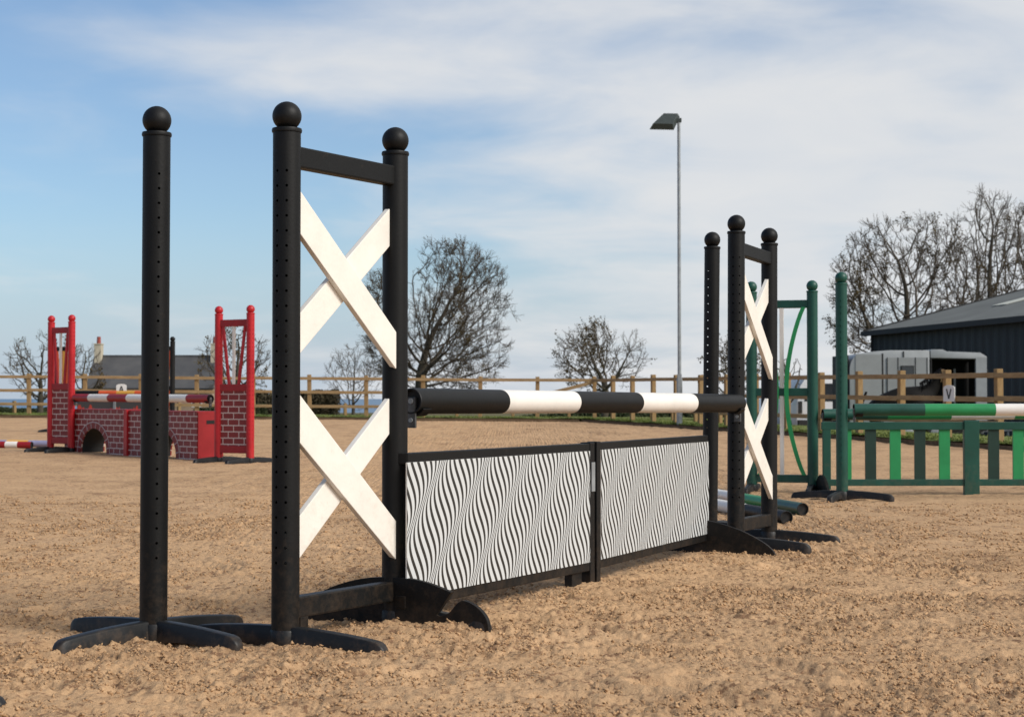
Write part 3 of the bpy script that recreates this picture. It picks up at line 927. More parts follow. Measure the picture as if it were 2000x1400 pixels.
def brick_wall():
    """Two hollow wall boxes with arches; local x runs along the front, -y is the front."""
    a = foot(125, 23.35); b = foot(384, 20.75)
    d = b - a; LT = Vector((d.x, d.y)).length; rz = math.atan2(d.y, d.x)
    zt = 0.585; dep = 0.36
    for sec in range(2):
        L = LT / 2 - 0.03
        o = a + d * (sec * (0.5 + 0.03 / LT))
        root = thing('brick_wall_filler', (o.x, o.y, g(o.x, o.y)), rz,
                     ('left half of the painted brick wall filler, with an arch', 'right half of the painted brick wall filler, with a slotted red end')[sec], 'wall filler', 'brick wall fillers')
        cx = L * (0.49 if sec == 0 else 0.50); rw = 0.36; rh = 0.335
        arch = [(cx - rw * math.cos(math.pi * k / 20), rh * math.sin(math.pi * k / 20) ** 0.9) for k in range(21)]
        arch[0] = (cx - rw, 0.0); arch[-1] = (cx + rw, 0.0)
        zb = -0.03
        for nm, y0, y1 in (('front_board', 0.0, 0.018), ('back_board', dep - 0.018, dep)):
            mb = MB(); vs = []; fs = []
            n = len(arch)
            for y in (y0, y1):
                for (x, z) in arch: vs.append((x, y, z if z > 0 else zb))
                for k, (x, z) in enumerate(arch):          # matching outer points
                    if k == 0: q = (0, zb)
                    elif k == n - 1: q = (L, zb)
                    else:
                        t = k / (n - 1)
                        q = (L * t, zt)
                        if k == 1: q = (0, zt)
                        if k == n - 2: q = (L, zt)
                    vs.append((q[0], y, q[1]))
            m2 = 2 * n
            for k in range(n - 1):
                fs.append((k, k + 1, n + k + 1, n + k))
                fs.append((m2 + k, m2 + n + k, m2 + n + k + 1, m2 + k + 1))
                fs.append((k, m2 + k, m2 + k + 1, k + 1))
                fs.append((n + k, n + k + 1, m2 + n + k + 1, m2 + n + k))
            mb.add(vs, fs)
            mb.build(nm, M_brick, root)
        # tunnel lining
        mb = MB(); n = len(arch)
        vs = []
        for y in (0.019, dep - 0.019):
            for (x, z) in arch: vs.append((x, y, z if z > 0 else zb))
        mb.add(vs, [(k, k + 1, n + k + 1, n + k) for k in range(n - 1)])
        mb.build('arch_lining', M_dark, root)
        MB().box((L / 2, dep / 2, zt + 0.006), (L, dep + 0.012, 0.012)).build('top_board', M_darkred, root)
        for x in (0.009, L - 0.009):
            MB().box((x, dep / 2, (zt + zb) / 2), (0.018, dep - 0.04, zt - zb - 0.004)).build('side_board', M_red, root)
        # painted arch ring and mortar lines on the front
        mb = MB(); ro = 1.26
        outer = [(cx - rw * ro * math.cos(math.pi * k / 20), (rh + 0.085) * math.sin(math.pi * k / 20) ** 0.9) for k in range(21)]
        vs = [(x, -0.0025, max(z, 0)) for x, z in arch] + [(x, -0.0025, max(z, 0)) for x, z in outer]
        mb.add(vs, [(k, k + 1, n + k + 1, n + k) for k in range(n - 1)])
        ring = mb.build('painted_arch', M_brickplain, root)
        mb = MB()
        for k in range(n - 1):
            p, q = outer[k], outer[k + 1]
            mb.bar((p[0], -0.0045, p[1]), (q[0], -0.0045, q[1]), 0.011, 0.003, up=(-(q[1] - p[1]), 0, q[0] - p[0]))
        for k in range(1, 20, 2):
            p, q = arch[k], outer[k]
            mb.bar((p[0], -0.0045, p[1]), (q[0], -0.0045, q[1]), 0.010, 0.003, up=(-(q[1] - p[1]), 0, q[0] - p[0]))
        mb.build('mortar_lines', M_mortar, ring)
        if sec == 1:
            MB().box((L + 0.0185, 0.21, 0.46), (0.006, 0.17, 0.045)).build('hand_slot', M_dark, root)
            MB().box((L + 0.009, dep / 2 + 0.01, (zt + zb) / 2), (0.018, dep + 0.006, zt - zb)).build('end_board', M_endred, root)
        else:
            MB().box((L + 0.03, -0.012, (zt + zb) / 2), (0.085, 0.030, zt - zb)).build('joint_post', M_red, root)
brick_wall()
# poles on the ground at the far left
gl = at(62, 878, 24.4); zz = g(gl.x, gl.y) + 0.05
striped_pole('striped_pole', (gl.x, gl.y, zz), (gl.x - 3.45, gl.y + 0.55, zz + 0.022), 0.05, [M_darkred, M_whitepole, M_darkred, M_whitepole, M_darkred, M_whitepole],
             'red and white pole lying on the sand at the left edge', lens=[0.06, 0.055, 0.22, 0.22, 0.22, 0.225])
zz = g(gl.x, gl.y + 0.4) + 0.05
striped_pole('striped_pole', (gl.x + 0.12, gl.y + 0.55, zz), (gl.x - 3.30, gl.y + 1.25, zz + 0.022), 0.05, [M_lilac, M_yellow, M_lilac, M_yellow, M_lilac],
             'lilac and yellow pole lying behind the red and white ground pole', lens=[0.10, 0.10, 0.3, 0.3, 0.2])

# ================================================================== ORANGE AND BLACK JUMP (farther back)
O1 = foot(104, 33.6); O2 = foot(139, 33.4); O3 = foot(298, 32.8); O4 = foot(335.5, 32.6)
def flame_wing(pa, pb, label):
    root, h = wing('jump_wing', pa, pb, label, M_black, 0.0, (), (), 'black wings with orange slats', 0.42)
    for zc, nm in ((1.68, 'top_rail'), (0.90, 'middle_rail'), (0.13, 'bottom_rail')):
        MB().box((0, 0, zc), (2 * h, 0.05, 0.085)).build(nm, M_black, root)
    for x0, x1, m in ((-0.62, -0.45, M_orange), (-0.15, -0.10, M_red), (0.12, 0.10, M_yellow), (0.75, 0.45, M_orange)):
        for za, zb_ in ((0.94, 1.64), (0.18, 0.86)):
            MB().bar((x1 * h, -0.012, za), (x0 * h, -0.012, zb_), 0.055, 0.02, up=(1, 0, 0)).build('slat', m, root)
    return root
flame_wing(O1, O2, 'black wing with orange and yellow slats seen through the left red wing')
flame_wing(O3, O4, 'black wing with orange slats, mostly hidden behind the leftmost black post')
op0 = at(146, 767.5, 33.35); op1 = at(291, 768.0, 32.85)
odir = (op1 - op0)
striped_pole('striped_pole', op0, op1, 0.05, [M_plate, M_orange, M_yellow, M_orange, M_plate],
             'orange, yellow and grey pole seen just above the red and white pole', lens=[0.34, 0.24, 0.24, 0.12, 0.06])
for p, q, lab in ((op0, op1, 'black cup at the left end of the orange pole'), (op1, op0, 'black cup at the right end of the orange pole')):
    d_ = (q - p).normalized()
    jump_cup(p + d_ * 0.01, math.atan2(d_.y, d_.x), lab, 'cups of the orange jump')
def flame_filler():
    a = foot(150, 33.2); b = foot(288, 32.7)
    d = b - a; L = Vector((d.x, d.y)).length
    root = thing('flame_filler', a, math.atan2(d.y, d.x), 'dark grey filler panel with red flame print behind the brick wall', 'filler panel')
    for x0, x1 in ((0, L * 0.54 - 0.02), (L * 0.54 + 0.02, L)):
        MB().box(((x0 + x1) / 2, 0, 0.42), (x1 - x0, 0.03, 0.50)).build('printed_board', M_flames, root)
        MB().box(((x0 + x1) / 2, 0, 0.69), (x1 - x0, 0.045, 0.05)).build('top_rail', M_plate, root)
    MB().box((L * 0.54, -0.01, 0.32), (0.05, 0.06, 0.76)).build('centre_post', M_galv, root)
    for x in (0.03, L - 0.03):
        MB().box((x, 0, 0.10), (0.04, 0.5, 0.26)).build('board_foot', M_plate, root)
flame_filler()

# ================================================================== SAND (after the furniture, so heaps lie on the feet)
wd = (B - A).normalized(); wp = Vector((wd.y, -wd.x, 0))
for base, s0, s1, h, off in ((A, 0.40, 0.52, 0.030, 0.0), (B, 0.28, 0.42, 0.050, -0.05), (B, 0.12, 0.22, 0.045, -0.09), (A, -0.38, -0.52, 0.055, 0.06), (A, 0.10, 0.25, 0.045, -0.12),
                         (A, 0.15, 0.3, 0.035, 0.25), (A, 0.02, 0.2, 0.030, 0.40), (B2, 0.30, 0.5, 0.05, 0.0), (A2, 0.1, 0.3, 0.03, -0.05)):
    c = base + wp * ((s0 + s1) / 2) + wd * off
    MOUNDS.append((c.x, c.y, 0.16, 0.075, h, math.atan2(wp.y, wp.x)))
MOUNDS.append((P1.x - 0.02, P1.y - 0.06, 0.30, 0.10, 0.035, 0.9))
MOUNDS.append((P2.x + 0.10, P2.y - 0.26, 0.30, 0.09, 0.045, -0.4))
MOUNDS.append((Lp.x + 0.30, Lp.y + 0.20, 0.14, 0.08, 0.045, 0.3))
sand_z, sand_patch = make_sand()
def make_clods():
    """Crumbs of sand: small uneven eight-sided lumps, denser where the surface is kicked up."""
    rs = np.random.RandomState(11)
    bv = np.array([(1, 0, 0), (-1, 0, 0), (0, 1, 0), (0, -1, 0), (0, 0, 1), (0, 0, -1)], float)
    bf = np.array([(0, 2, 4), (2, 1, 4), (1, 3, 4), (3, 0, 4), (2, 0, 5), (1, 2, 5), (3, 1, 5), (0, 3, 5)])
    n = 190000
    Yc = 4.1 + 9.5 * rs.rand(n) ** 1.35; Xc = rs.uniform(-0.335, 0.335, n) * Yc
    fine = fbm(Xc, Yc, 4.5, 3, 0.6)
    keep = rs.rand(n) < np.clip(0.10 + 0.55 * sand_patch(Xc, Yc) + 2.2 * (fine - 0.52), 0.03, 0.85)
    Xc, Yc = Xc[keep][:70000], Yc[keep][:70000]; n = len(Xc)
    Zc = sand_z(Xc, Yc)
    s = (0.0020 + 0.0050 * rs.rand(n) ** 3.2) * (0.75 + Yc / 16)
    V = bv[None] * (1 + 0.7 * (rs.rand(n, 6, 3) - 0.5)) + 0.35 * rs.normal(size=(n, 6, 3))
    V = V * s[:, None, None] * np.array([1.15, 1.15, 0.8])
    V += np.stack([Xc, Yc, Zc + s * 0.35], -1)[:, None, :]
    Fc = bf[None] + (np.arange(n) * 6)[:, None, None]
    q = Fc.reshape(-1, 3).astype(np.int32)
    me = bpy.data.meshes.new('sand_clods')
    me.vertices.add(n * 6); me.vertices.foreach_set('co', V.reshape(-1).astype(np.float32))
    me.loops.add(q.size); me.loops.foreach_set('vertex_index', q.ravel())
    me.polygons.add(len(q)); me.polygons.foreach_set('loop_start', (np.arange(len(q)) * 3).astype(np.int32))
    me.update(calc_edges=True)
    me.materials.append(M_clod)
    tag(link('sand_clods', me), 'small crumbs and clods of damp sand strewn over the arena', 'sand', kind='stuff')
make_clods()

# ================================================================== FIELD, VERGE, SEA
def field():
    xs = np.concatenate([np.linspace(-260, -60, 12), np.linspace(-55, 55, 56), np.linspace(60, 260, 12)])
    ys = np.concatenate([np.linspace(-120, -10, 8), np.linspace(-5, 120, 64), np.linspace(124, 172, 14)])
    X, Y = np.meshgrid(xs, ys)
    Z = -0.27 - 0.0022 * np.clip(Y - 20, 0, None) + 0.10 * (fbm(X, Y, 0.05, 2) - 0.5)
    ny, nx = X.shape
    vs = np.stack([X, Y, Z], -1).reshape(-1, 3).tolist()
    fs = [(j * nx + i, j * nx + i + 1, (j + 1) * nx + i + 1, (j + 1) * nx + i) for j in range(ny - 1) for i in range(nx - 1)]
    me = bpy.data.meshes.new('field'); me.from_pydata(vs, [], fs); me.materials.append(M_field)
    me.polygons.foreach_set('use_smooth', [True] * len(fs))
    tag(link('field', me), 'rough grass field around the arena', 'field', kind='structure')
    me = bpy.data.meshes.new('sea')
    me.from_pydata([(-30000, 150, -14), (30000, 150, -14), (30000, 45000, -14), (-30000, 45000, -14)], [], [(0, 1, 2, 3)])
    me.materials.append(M_sea)
    tag(link('sea', me), 'blue sea on the horizon', 'sea', kind='structure')
field()
def verge_z(off, x, y):
    zf = -0.27 - 0.0022 * max(0, y - 20)
    zt = g(x, y) + 0.085 + 0.02 * min(1, off / 1.2)
    t = min(1, max(0, (off - 2.2) / 2.6)); t = t * t * (3 - 2 * t)
    return zt * (1 - t) + (zf - 0.05) * t
BN = Vector((-BACKDIR.y, BACKDIR.x)); BN = BN if BN.y > 0 else -BN      # outward normals
SN = Vector((-SIDEDIR.y, SIDEDIR.x)); SN = SN if SN.x > 0 else -SN
def verge(base, direction, normal, length, name, label, s0):
    offs = [-EDGE, -EDGE + 0.06, -0.2, 0.2, 0.7, 1.2, 1.7, 2.2, 2.7, 3.2, 3.7, 4.2, 4.8]
    ns = int(length / 0.5)
    vs = []; rs = random.Random(5)
    for i in range(ns + 1):
        s = s0 + length * i / ns
        for o in offs:
            p = base + direction * s + normal * o
            z = verge_z(o + EDGE, p.x, p.y)
            vs.append((p.x, p.y, z + (rs.random() - 0.5) * 0.03))
    n = len(offs)
    fs = [(i * n + k, i * n + k + 1, (i + 1) * n + k + 1, (i + 1) * n + k) for i in range(ns) for k in range(n - 1)]
    me = bpy.data.meshes.new(name); me.from_pydata(vs, [], fs); me.materials.append(M_grassg)
    me.polygons.foreach_set('use_smooth', [True] * len(fs))
    tag(link(name, me), label, 'grass verge', kind='structure')
verge(CORNER, BACKDIR, BN, 36.6, 'grass_verge', 'narrow grass verge along the back fence', -4.6)
verge(CORNER, SIDEDIR, SN, 45.5, 'grass_verge', 'narrow grass verge along the right-hand fence', -4.6 + 3.9)
def blades():
    rs = np.random.RandomState(21)
    P = []
    for base, d, nrm, ln, cnt in ((CORNER, BACKDIR, BN, 27, 9000), (CORNER, SIDEDIR, SN, 30, 13000)):
        s = rs.uniform(0, ln, cnt); o = -EDGE + 0.03 + 2.3 * rs.rand(cnt) ** 1.4
        x = base.x + d.x * s + nrm.x * o; y = base.y + d.y * s + nrm.y * o
        z = 0.0048 * (y - 6) - 0.0067 * x + 0.085
        P.append(np.stack([x, y, z], -1))
    P = np.concatenate(P); n = len(P)
    a = rs.uniform(0, math.pi, n); w = rs.uniform(0.008, 0.02, n); h = rs.uniform(0.02, 0.06, n)
    dx = np.cos(a) * w; dy = np.sin(a) * w
    v0 = P + np.stack([-dx, -dy, np.zeros(n)], -1); v1 = P + np.stack([dx, dy, np.zeros(n)], -1)
    v2 = P + np.stack([rs.normal(0, 0.03, n), rs.normal(0, 0.03, n), h], -1)
    V = np.stack([v0, v1, v2], 1).reshape(-1, 3)
    me = bpy.data.meshes.new('verge_grass')
    me.from_pydata(V.tolist(), [], np.arange(3 * n).reshape(-1, 3).tolist())
    me.materials.append(M_blade)
    tag(link('verge_grass', me), 'short grass tufts growing along the arena boards', 'grass', kind='stuff')
blades()

# ================================================================== FENCES
SPAN = 1.695
def fence(base, direction, i0, i1, label, normal, skip_low=False):
    s0 = base + direction * (SPAN * i0)
    z0 = g(s0.x, s0.y) + 0.10
    root = thing('post_and_rail_fence', (s0.x, s0.y, z0), 0, label, 'fence')
    rs = random.Random(hash(label) & 255)
    pm = MB().box((0, 0, 0.46), (0.115, 0.115, 1.52)).mesh('fence_post', M_postwood, bevel=0.012)
    ang = math.atan2(direction.y, direction.x)
    pts = []
    for i in range(i0, i1 + 1):
        p = base + direction * (SPAN * i)
        z = g(p.x, p.y) + 0.10
        pts.append(Vector((p.x, p.y, z)))
        o = link('post', pm, root)
        o.location = Vector((p.x, p.y, z)) - root.location
        o.rotation_euler = (rs.uniform(-0.012, 0.012), rs.uniform(-0.012, 0.012), ang + rs.uniform(-0.04, 0.04))
        o.scale = (1, 1, 1 + rs.uniform(-0.015, 0.02))
    rm = {}
    inward = Vector((-normal.x, -normal.y, 0))
    for zc in (1.105, 0.705, 0.29):
        k = 0
        while k < len(pts) - 1:
            e = min(k + 2, len(pts) - 1)
            a = pts[k] + Vector((0, 0, zc + rs.uniform(-0.012, 0.012))) + inward * 0.078
            b = pts[e] + Vector((0, 0, zc + rs.uniform(-0.012, 0.012))) + inward * 0.078
            L = (b - a).length
            key = round(L, 2)
            if key not in rm:
                rm[key] = MB().box((L / 2, 0, 0), (L - 0.006, 0.038, 0.088)).mesh('rail', M_wood, bevel=0.006)
            o = link('rail', rm[key], root)
            o.location = a - root.location
            d_ = b - a
            o.rotation_euler = (0, -math.atan2(d_.z, Vector((d_.x, d_.y)).length), math.atan2(d_.y, d_.x))
            k = e
    return root, pts
SPB = 1.715
backf, bpts = fence(CORNER, BACKDIR, 0, 17, 'brown timber post and rail fence along the back of the arena', BN)
sidef, spts = fence(CORNER, SIDEDIR, 1, 18, 'brown timber post and rail fence running towards the horse trailer on the right', SN)
# first bay of the side fence joins the corner post
for zc in (1.105, 0.705, 0.29):
    a = bpts[0] + Vector((0, 0, zc)) - Vector((SN.x, SN.y, 0)) * 0.078; b = spts[0] + Vector((0, 0, zc)) - Vector((SN.x, SN.y, 0)) * 0.078
    o = MB().bar(a - sidef.location, b - sidef.location, 0.088, 0.038).build('rail', M_wood, sidef)
# slanting brace at the corner
a = bpts[1] + Vector((0, 0, 0.62)) - Vector((BN.x, BN.y, 0)) * 0.12; b = bpts[0] + Vector((0, 0, 1.06)) - Vector((BN.x, BN.y, 0)) * 0.12
MB().bar(a - backf.location, b - backf.location, 0.10, 0.05).build('corner_brace', M_wood, backf)
# boards holding the sand
def kickboard(base, direction, normal, n, label, s0):
    p0 = base - normal * EDGE + direction * s0
    root = thing('kickboard', (p0.x, p0.y, g(p0.x, p0.y)), 0, label, 'kickboard')
    for i in range(n):
        a = base - normal * EDGE + direction * (s0 + 2.4 * i); b = base - normal * EDGE + direction * (s0 + 2.4 * (i + 1) - 0.008)
        za, zb_ = g(a.x, a.y) - 0.03, g(b.x, b.y) - 0.03
        MB().bar(Vector((a.x, a.y, za)) - root.location, Vector((b.x, b.y, zb_)) - root.location, 0.19, 0.034).build('board', M_kick, root)
    return root
kickboard(CORNER, BACKDIR, BN, 13, 'long low timber board along the sand below the back fence', 0.45)
kickboard(CORNER, SIDEDIR, SN, 17, 'long low timber board along the sand below the right-hand fence', 0.5)
# short stakes behind the fence
stake_m = MB().box((0, 0, 0.14), (0.09, 0.09, 0.46)).mesh('stake', M_postwood, bevel=0.008)
k = 0
ordn = ['first', 'second', 'third', 'fourth', 'fifth', 'sixth', 'seventh', 'eighth', 'ninth', 'tenth', 'eleventh', 'twelfth', 'thirteenth']
for base, d, nrm, cnt, lab in ((CORNER, BACKDIR, BN, 11, 'back'), (CORNER, SIDEDIR, SN, 6, 'right-hand')):
    for i in range(cnt):
        p = base + d * (SPAN * (i + 0.45)) + nrm * 0.9
        o = link('short_stake', stake_m)
        o.location = (p.x, p.y, verge_z(0.9 + EDGE, p.x, p.y)); o.rotation_euler = (0, 0, 0.1 * i)
        tag(o, 'short timber stake behind the %s fence, %s from the corner' % (lab, ordn[i]), 'stake', 'short stakes behind the fence')
# dressage letters
def letter(loc, rz, ch, label):
    root = thing('letter_sign', loc, rz, label, 'sign', 'dressage letter boards')
    w, h = 0.155, 0.235
    pts = [(-w, 0, 0), (w, 0, 0), (w, 0, h)] + [(w * math.cos(R(180 * k / 8)), 0, h + 0.055 * math.sin(R(180 * k / 8))) for k in range(1, 8)] + [(-w, 0, h)]
    MB().prism(pts, (0, 0.012, 0)).build('board', M_sign, root)
    mb = MB()
    y = -0.003
    up = (1, 0, 0)
    if ch == 'A':
        mb.bar((-0.062, y, 0.05), (0.0, y, 0.22), 0.030, 0.003, up=up).bar((0.062, y - 0.0005, 0.05), (0.0, y - 0.0005, 0.22), 0.030, 0.003, up=up).bar((-0.035, y - 0.001, 0.105), (0.035, y - 0.001, 0.105), 0.022, 0.003)
    else:
        mb.bar((-0.062, y, 0.22), (0.0, y, 0.05), 0.030, 0.003, up=up).bar((0.062, y - 0.0005, 0.22), (0.0, y - 0.0005, 0.05), 0.030, 0.003, up=up)
    mb.build('letter', M_ink, root)
pA = at(237, 768.5, back_y(-11.6) - 0.22); letter(pA, math.atan2(BACKDIR.y, BACKDIR.x) + math.pi, 'A', 'small white letter board A on the back fence')
sV = (CORNER.y - 29.25) / (-SIDEDIR.y)
pV2 = CORNER + SIDEDIR * sV - SN * 0.155
pv = at(1850, 784, 29.25); 
letter((pV2.x, pV2.y, pv.z), math.atan2(SIDEDIR.y, SIDEDIR.x) + R(8), 'V', 'small white letter board V on the right-hand fence')

# ================================================================== FLOODLIGHT COLUMN
def lamp():
    Y = 41.3
    p = at(1327, 740, Y)
    z0 = g(p.x, p.y) + 0.08
    root = thing('floodlight_column', (p.x, p.y, z0), 0, 'tall grey floodlight column with a dark lamp head by the fence', 'floodlight')
    ztop = at(1327, 237, Y).z - z0; zst = at(1327, 738, Y).z - z0
    MB().lathe([(0.073, -0.3), (0.072, zst - 0.03), (0.066, zst), (0.046, zst + 0.04)], 20).build('lower_column', M_galv, root, 40)
    MB().lathe([(0.045, zst + 0.03), (0.040, ztop)], 18).build('upper_column', M_galv, root, 40)
    MB().box((0.0, 0, 1.0), (0.10, 0.152, 0.5)).build('access_door', M_galv, root, bevel=0.004)
    # flat flood lamp head, tipped down towards the arena
    loc = Vector((p.x, p.y, z0))
    f_ = [at(1294, 228.5, Y + 0.16) - loc, at(1328, 229, Y + 0.16) - loc, at(1316, 254.5, Y - 0.22) - loc, at(1268, 253.5, Y - 0.22) - loc]
    nrm = (f_[1] - f_[0]).cross(f_[3] - f_[0]).normalized()
    if nrm.z < 0: nrm = -nrm
    cen = sum(f_, Vector()) / 4
    back = [cen + (v - cen) * 0.80 + nrm * 0.15 for v in f_]
    head = MB().add(f_ + back, [(0, 1, 2, 3), (7, 6, 5, 4), (0, 4, 5, 1), (1, 5, 6, 2), (2, 6, 7, 3), (3, 7, 4, 0)]).build('lamp_head', M_lamp, root, bevel=0.008)
    gl_ = [cen + (v - cen) * 0.86 - nrm * 0.006 for v in f_]
    MB().add(gl_, [(0, 1, 2, 3)]).build('lamp_glass', M_glass, head)
    MB().box((0.0, 0, ztop + 0.02), (0.13, 0.10, 0.10)).build('bracket', M_lamp, root, bevel=0.008)
lamp()

# ================================================================== BARE TREES
def grow_tree(seed, height, spread, trunk_h, trunk_r, n_att=1400, step=0.22, cx=0.0, base=0.55, up=0.10, twigs=3, twig_len=0.42, minr=0.007, fan=0.5):
    """Branches grow towards points scattered through the crown, then carry fine twigs."""
    rs = np.random.RandomState(seed)
    # crown envelope: egg shape, base = where its underside starts (share of trunk height)
    zb, zt = trunk_h * base, height - twig_len * 0.8
    pts = []
    while len(pts) < n_att:
        p = rs.uniform(-1, 1, (4000, 3))
        r2 = np.hypot(p[:, 0], p[:, 1])
        lim = np.sqrt(np.clip(1 - p[:, 2] ** 2, 0, 1)) * (1.0 + 0.12 * np.sin(3 * np.arctan2(p[:, 1], p[:, 0]) + seed))
        hollow = (r2 ** 2 + p[:, 2] ** 2) > 0.10 * rs.rand(len(p))
        q = p[(r2 < lim) & hollow]
        cone = (q[:, 2] + 1) / 2 * 1.0                      # thin out the underside
        q = q[rs.rand(len(q)) < np.clip(0.12 + fan * 2.2 * cone, 0, 1)]
        dens = vnoise(q[:, 0] * 2.4 + 30 + seed, q[:, 2] * 2.4 + q[:, 1] * 1.7 + 30)
        q = q[dens > 0.30]
        pts.extend(q.tolist())
    P = np.array(pts[:n_att])
    P = np.stack([P[:, 0] * spread + cx, P[:, 1] * spread, (P[:, 2] + 1) / 2 * (zt - zb) + zb], -1)
    nodes = [np.array([0, 0, -0.2])]; par = [-1]
    z = -0.2
    x = y = 0.0
    while z < trunk_h:
        z += step; x += rs.normal(0, 0.012); y += rs.normal(0, 0.012)
        nodes.append(np.array([x, y, z])); par.append(len(nodes) - 2)
    near = np.full(len(P), 1e9); idx = np.zeros(len(P), int)
    alive = np.ones(len(P), bool)
    def update(new):
        for k in new:
            d = ((P - nodes[k]) ** 2).sum(1)
            m = d < near
            near[m] = d[m]; idx[m] = k
    update(range(max(1, len(nodes) - 4), len(nodes)))
    kill = (1.7 * step) ** 2
    nkid = {}; kidpos = {}
    for it in range(140):
        alive &= near > kill
        if not alive.any(): break
        new = []
        for k in np.unique(idx[alive]):
            m = alive & (idx == k)
            v = P[m] - nodes[k]
            v = (v / (np.linalg.norm(v, axis=1, keepdims=True) + 1e-9)).sum(0)
            v = v / (np.linalg.norm(v) + 1e-9) + np.array([0, 0, up]) + rs.normal(0, 0.09, 3)
            v /= np.linalg.norm(v)
            q = nodes[k] + v * step
            c = nkid.get(k, 0)
            if c >= 4 or (c and min(((q - w_) ** 2).sum() for w_ in kidpos[k]) < (0.35 * step) ** 2):
                alive[m] = False                            # stuck between points: give these up
                continue
            nkid[k] = c + 1; kidpos.setdefault(k, []).append(q)
            new.append(q); par.append(k)
        st = len(nodes); nodes.extend(new)
        update(range(st, len(nodes)))
        if len(nodes) > 9000: break
    N = np.array(nodes); par_a = np.array(par)
    # pipe-model radii
    w = np.zeros(len(N)); kids = np.zeros(len(N), int)
    for k in range(len(N) - 1, 0, -1):
        if kids[k] == 0: w[k] = 1.0
        w[par_a[k]] += w[k]; kids[par_a[k]] += 1
    r = trunk_r * (w / w[0]) ** 0.52
    r = np.maximum(r, minr * 1.1)
    nt = int((trunk_h + 0.2) / step)
    segs = []; tips = []
    for k in range(1, len(N)):
        p = par_a[k]
        lvl = 0 if k <= nt else (1 if r[k] > trunk_r * 0.22 else 2)
        segs.append((N[p], N[k], r[p] if kids[p] == 1 or lvl == 0 else min(r[p], r[k] * 1.25), r[k], lvl))
    # fine twigs
    cen = np.array([cx, 0, zb + (zt - zb) * 0.25])
    for k in range(1, len(N)):
        if r[k] < trunk_r * 0.14 and N[k][2] > trunk_h * 0.7:
            dpar = N[k] - N[par_a[k]]; dpar /= np.linalg.norm(dpar) + 1e-9
            out = N[k] - cen; out /= np.linalg.norm(out) + 1e-9
            n_ = twigs if kids[k] == 0 else (1 if rs.rand() < 0.85 else 0)
            for _ in range(n_):
                v = dpar * 0.8 + out * 0.5 + rs.normal(0, 0.45, 3) + np.array([0, 0, 0.25]); v /= np.linalg.norm(v)
                L = twig_len * rs.uniform(0.45, 1.15); a = N[k]; rr = minr * 1.15
                for q in range(3):
                    v = v + rs.normal(0, 0.16, 3) + np.array([0, 0, 0.10]); v /= np.linalg.norm(v)
                    b = a + v * L / 3
                    segs.append((a, b, rr, rr * 0.8, 3)); rr *= 0.8
                    if q == 1 or q == 0:
                        v2 = v + rs.normal(0, 0.55, 3); v2 /= np.linalg.norm(v2)
                        b2 = b + v2 * L * 0.36
                        segs.append((b, b2, rr * 0.9, rr * 0.6, 3)); tips.append((b2, 3))
                    a = b
                tips.append((a, 3))
    return segs, tips
def segs_mesh(name, segs, n, m):
    if not segs: return None
    A_ = np.array([s[0][:] for s in segs]); B_ = np.array([s[1][:] for s in segs])
    ra = np.array([s[2] for s in segs]); rb = np.array([s[3] for s in segs])
    D = B_ - A_; D /= np.linalg.norm(D, axis=1, keepdims=True) + 1e-9
    ref = np.where(np.abs(D[:, 2:3]) < 0.9, np.array([[0, 0, 1.0]]), np.array([[1.0, 0, 0]]))
    U = np.cross(D, ref); U /= np.linalg.norm(U, axis=1, keepdims=True); W = np.cross(D, U)
    vs = []
    for P_, r in ((A_, ra), (B_ + D * rb[:, None] * 0.3, rb)):
        for k in range(n):
            t = 2 * math.pi * k / n
            vs.append(P_ + (U * math.cos(t) + W * math.sin(t)) * r[:, None])
    V = np.stack(vs, 1).reshape(-1, 3)
    o = (np.arange(len(segs)) * 2 * n)[:, None]
    F_ = np.concatenate([np.stack([o[:, 0] + k, o[:, 0] + (k + 1) % n, o[:, 0] + n + (k + 1) % n, o[:, 0] + n + k], -1) for k in range(n)])
    me = bpy.data.meshes.new(name); me.from_pydata(V.tolist(), [], F_.tolist()); me.materials.append(m)
    me.polygons.foreach_set('use_smooth', [True] * len(me.polygons))
    return me
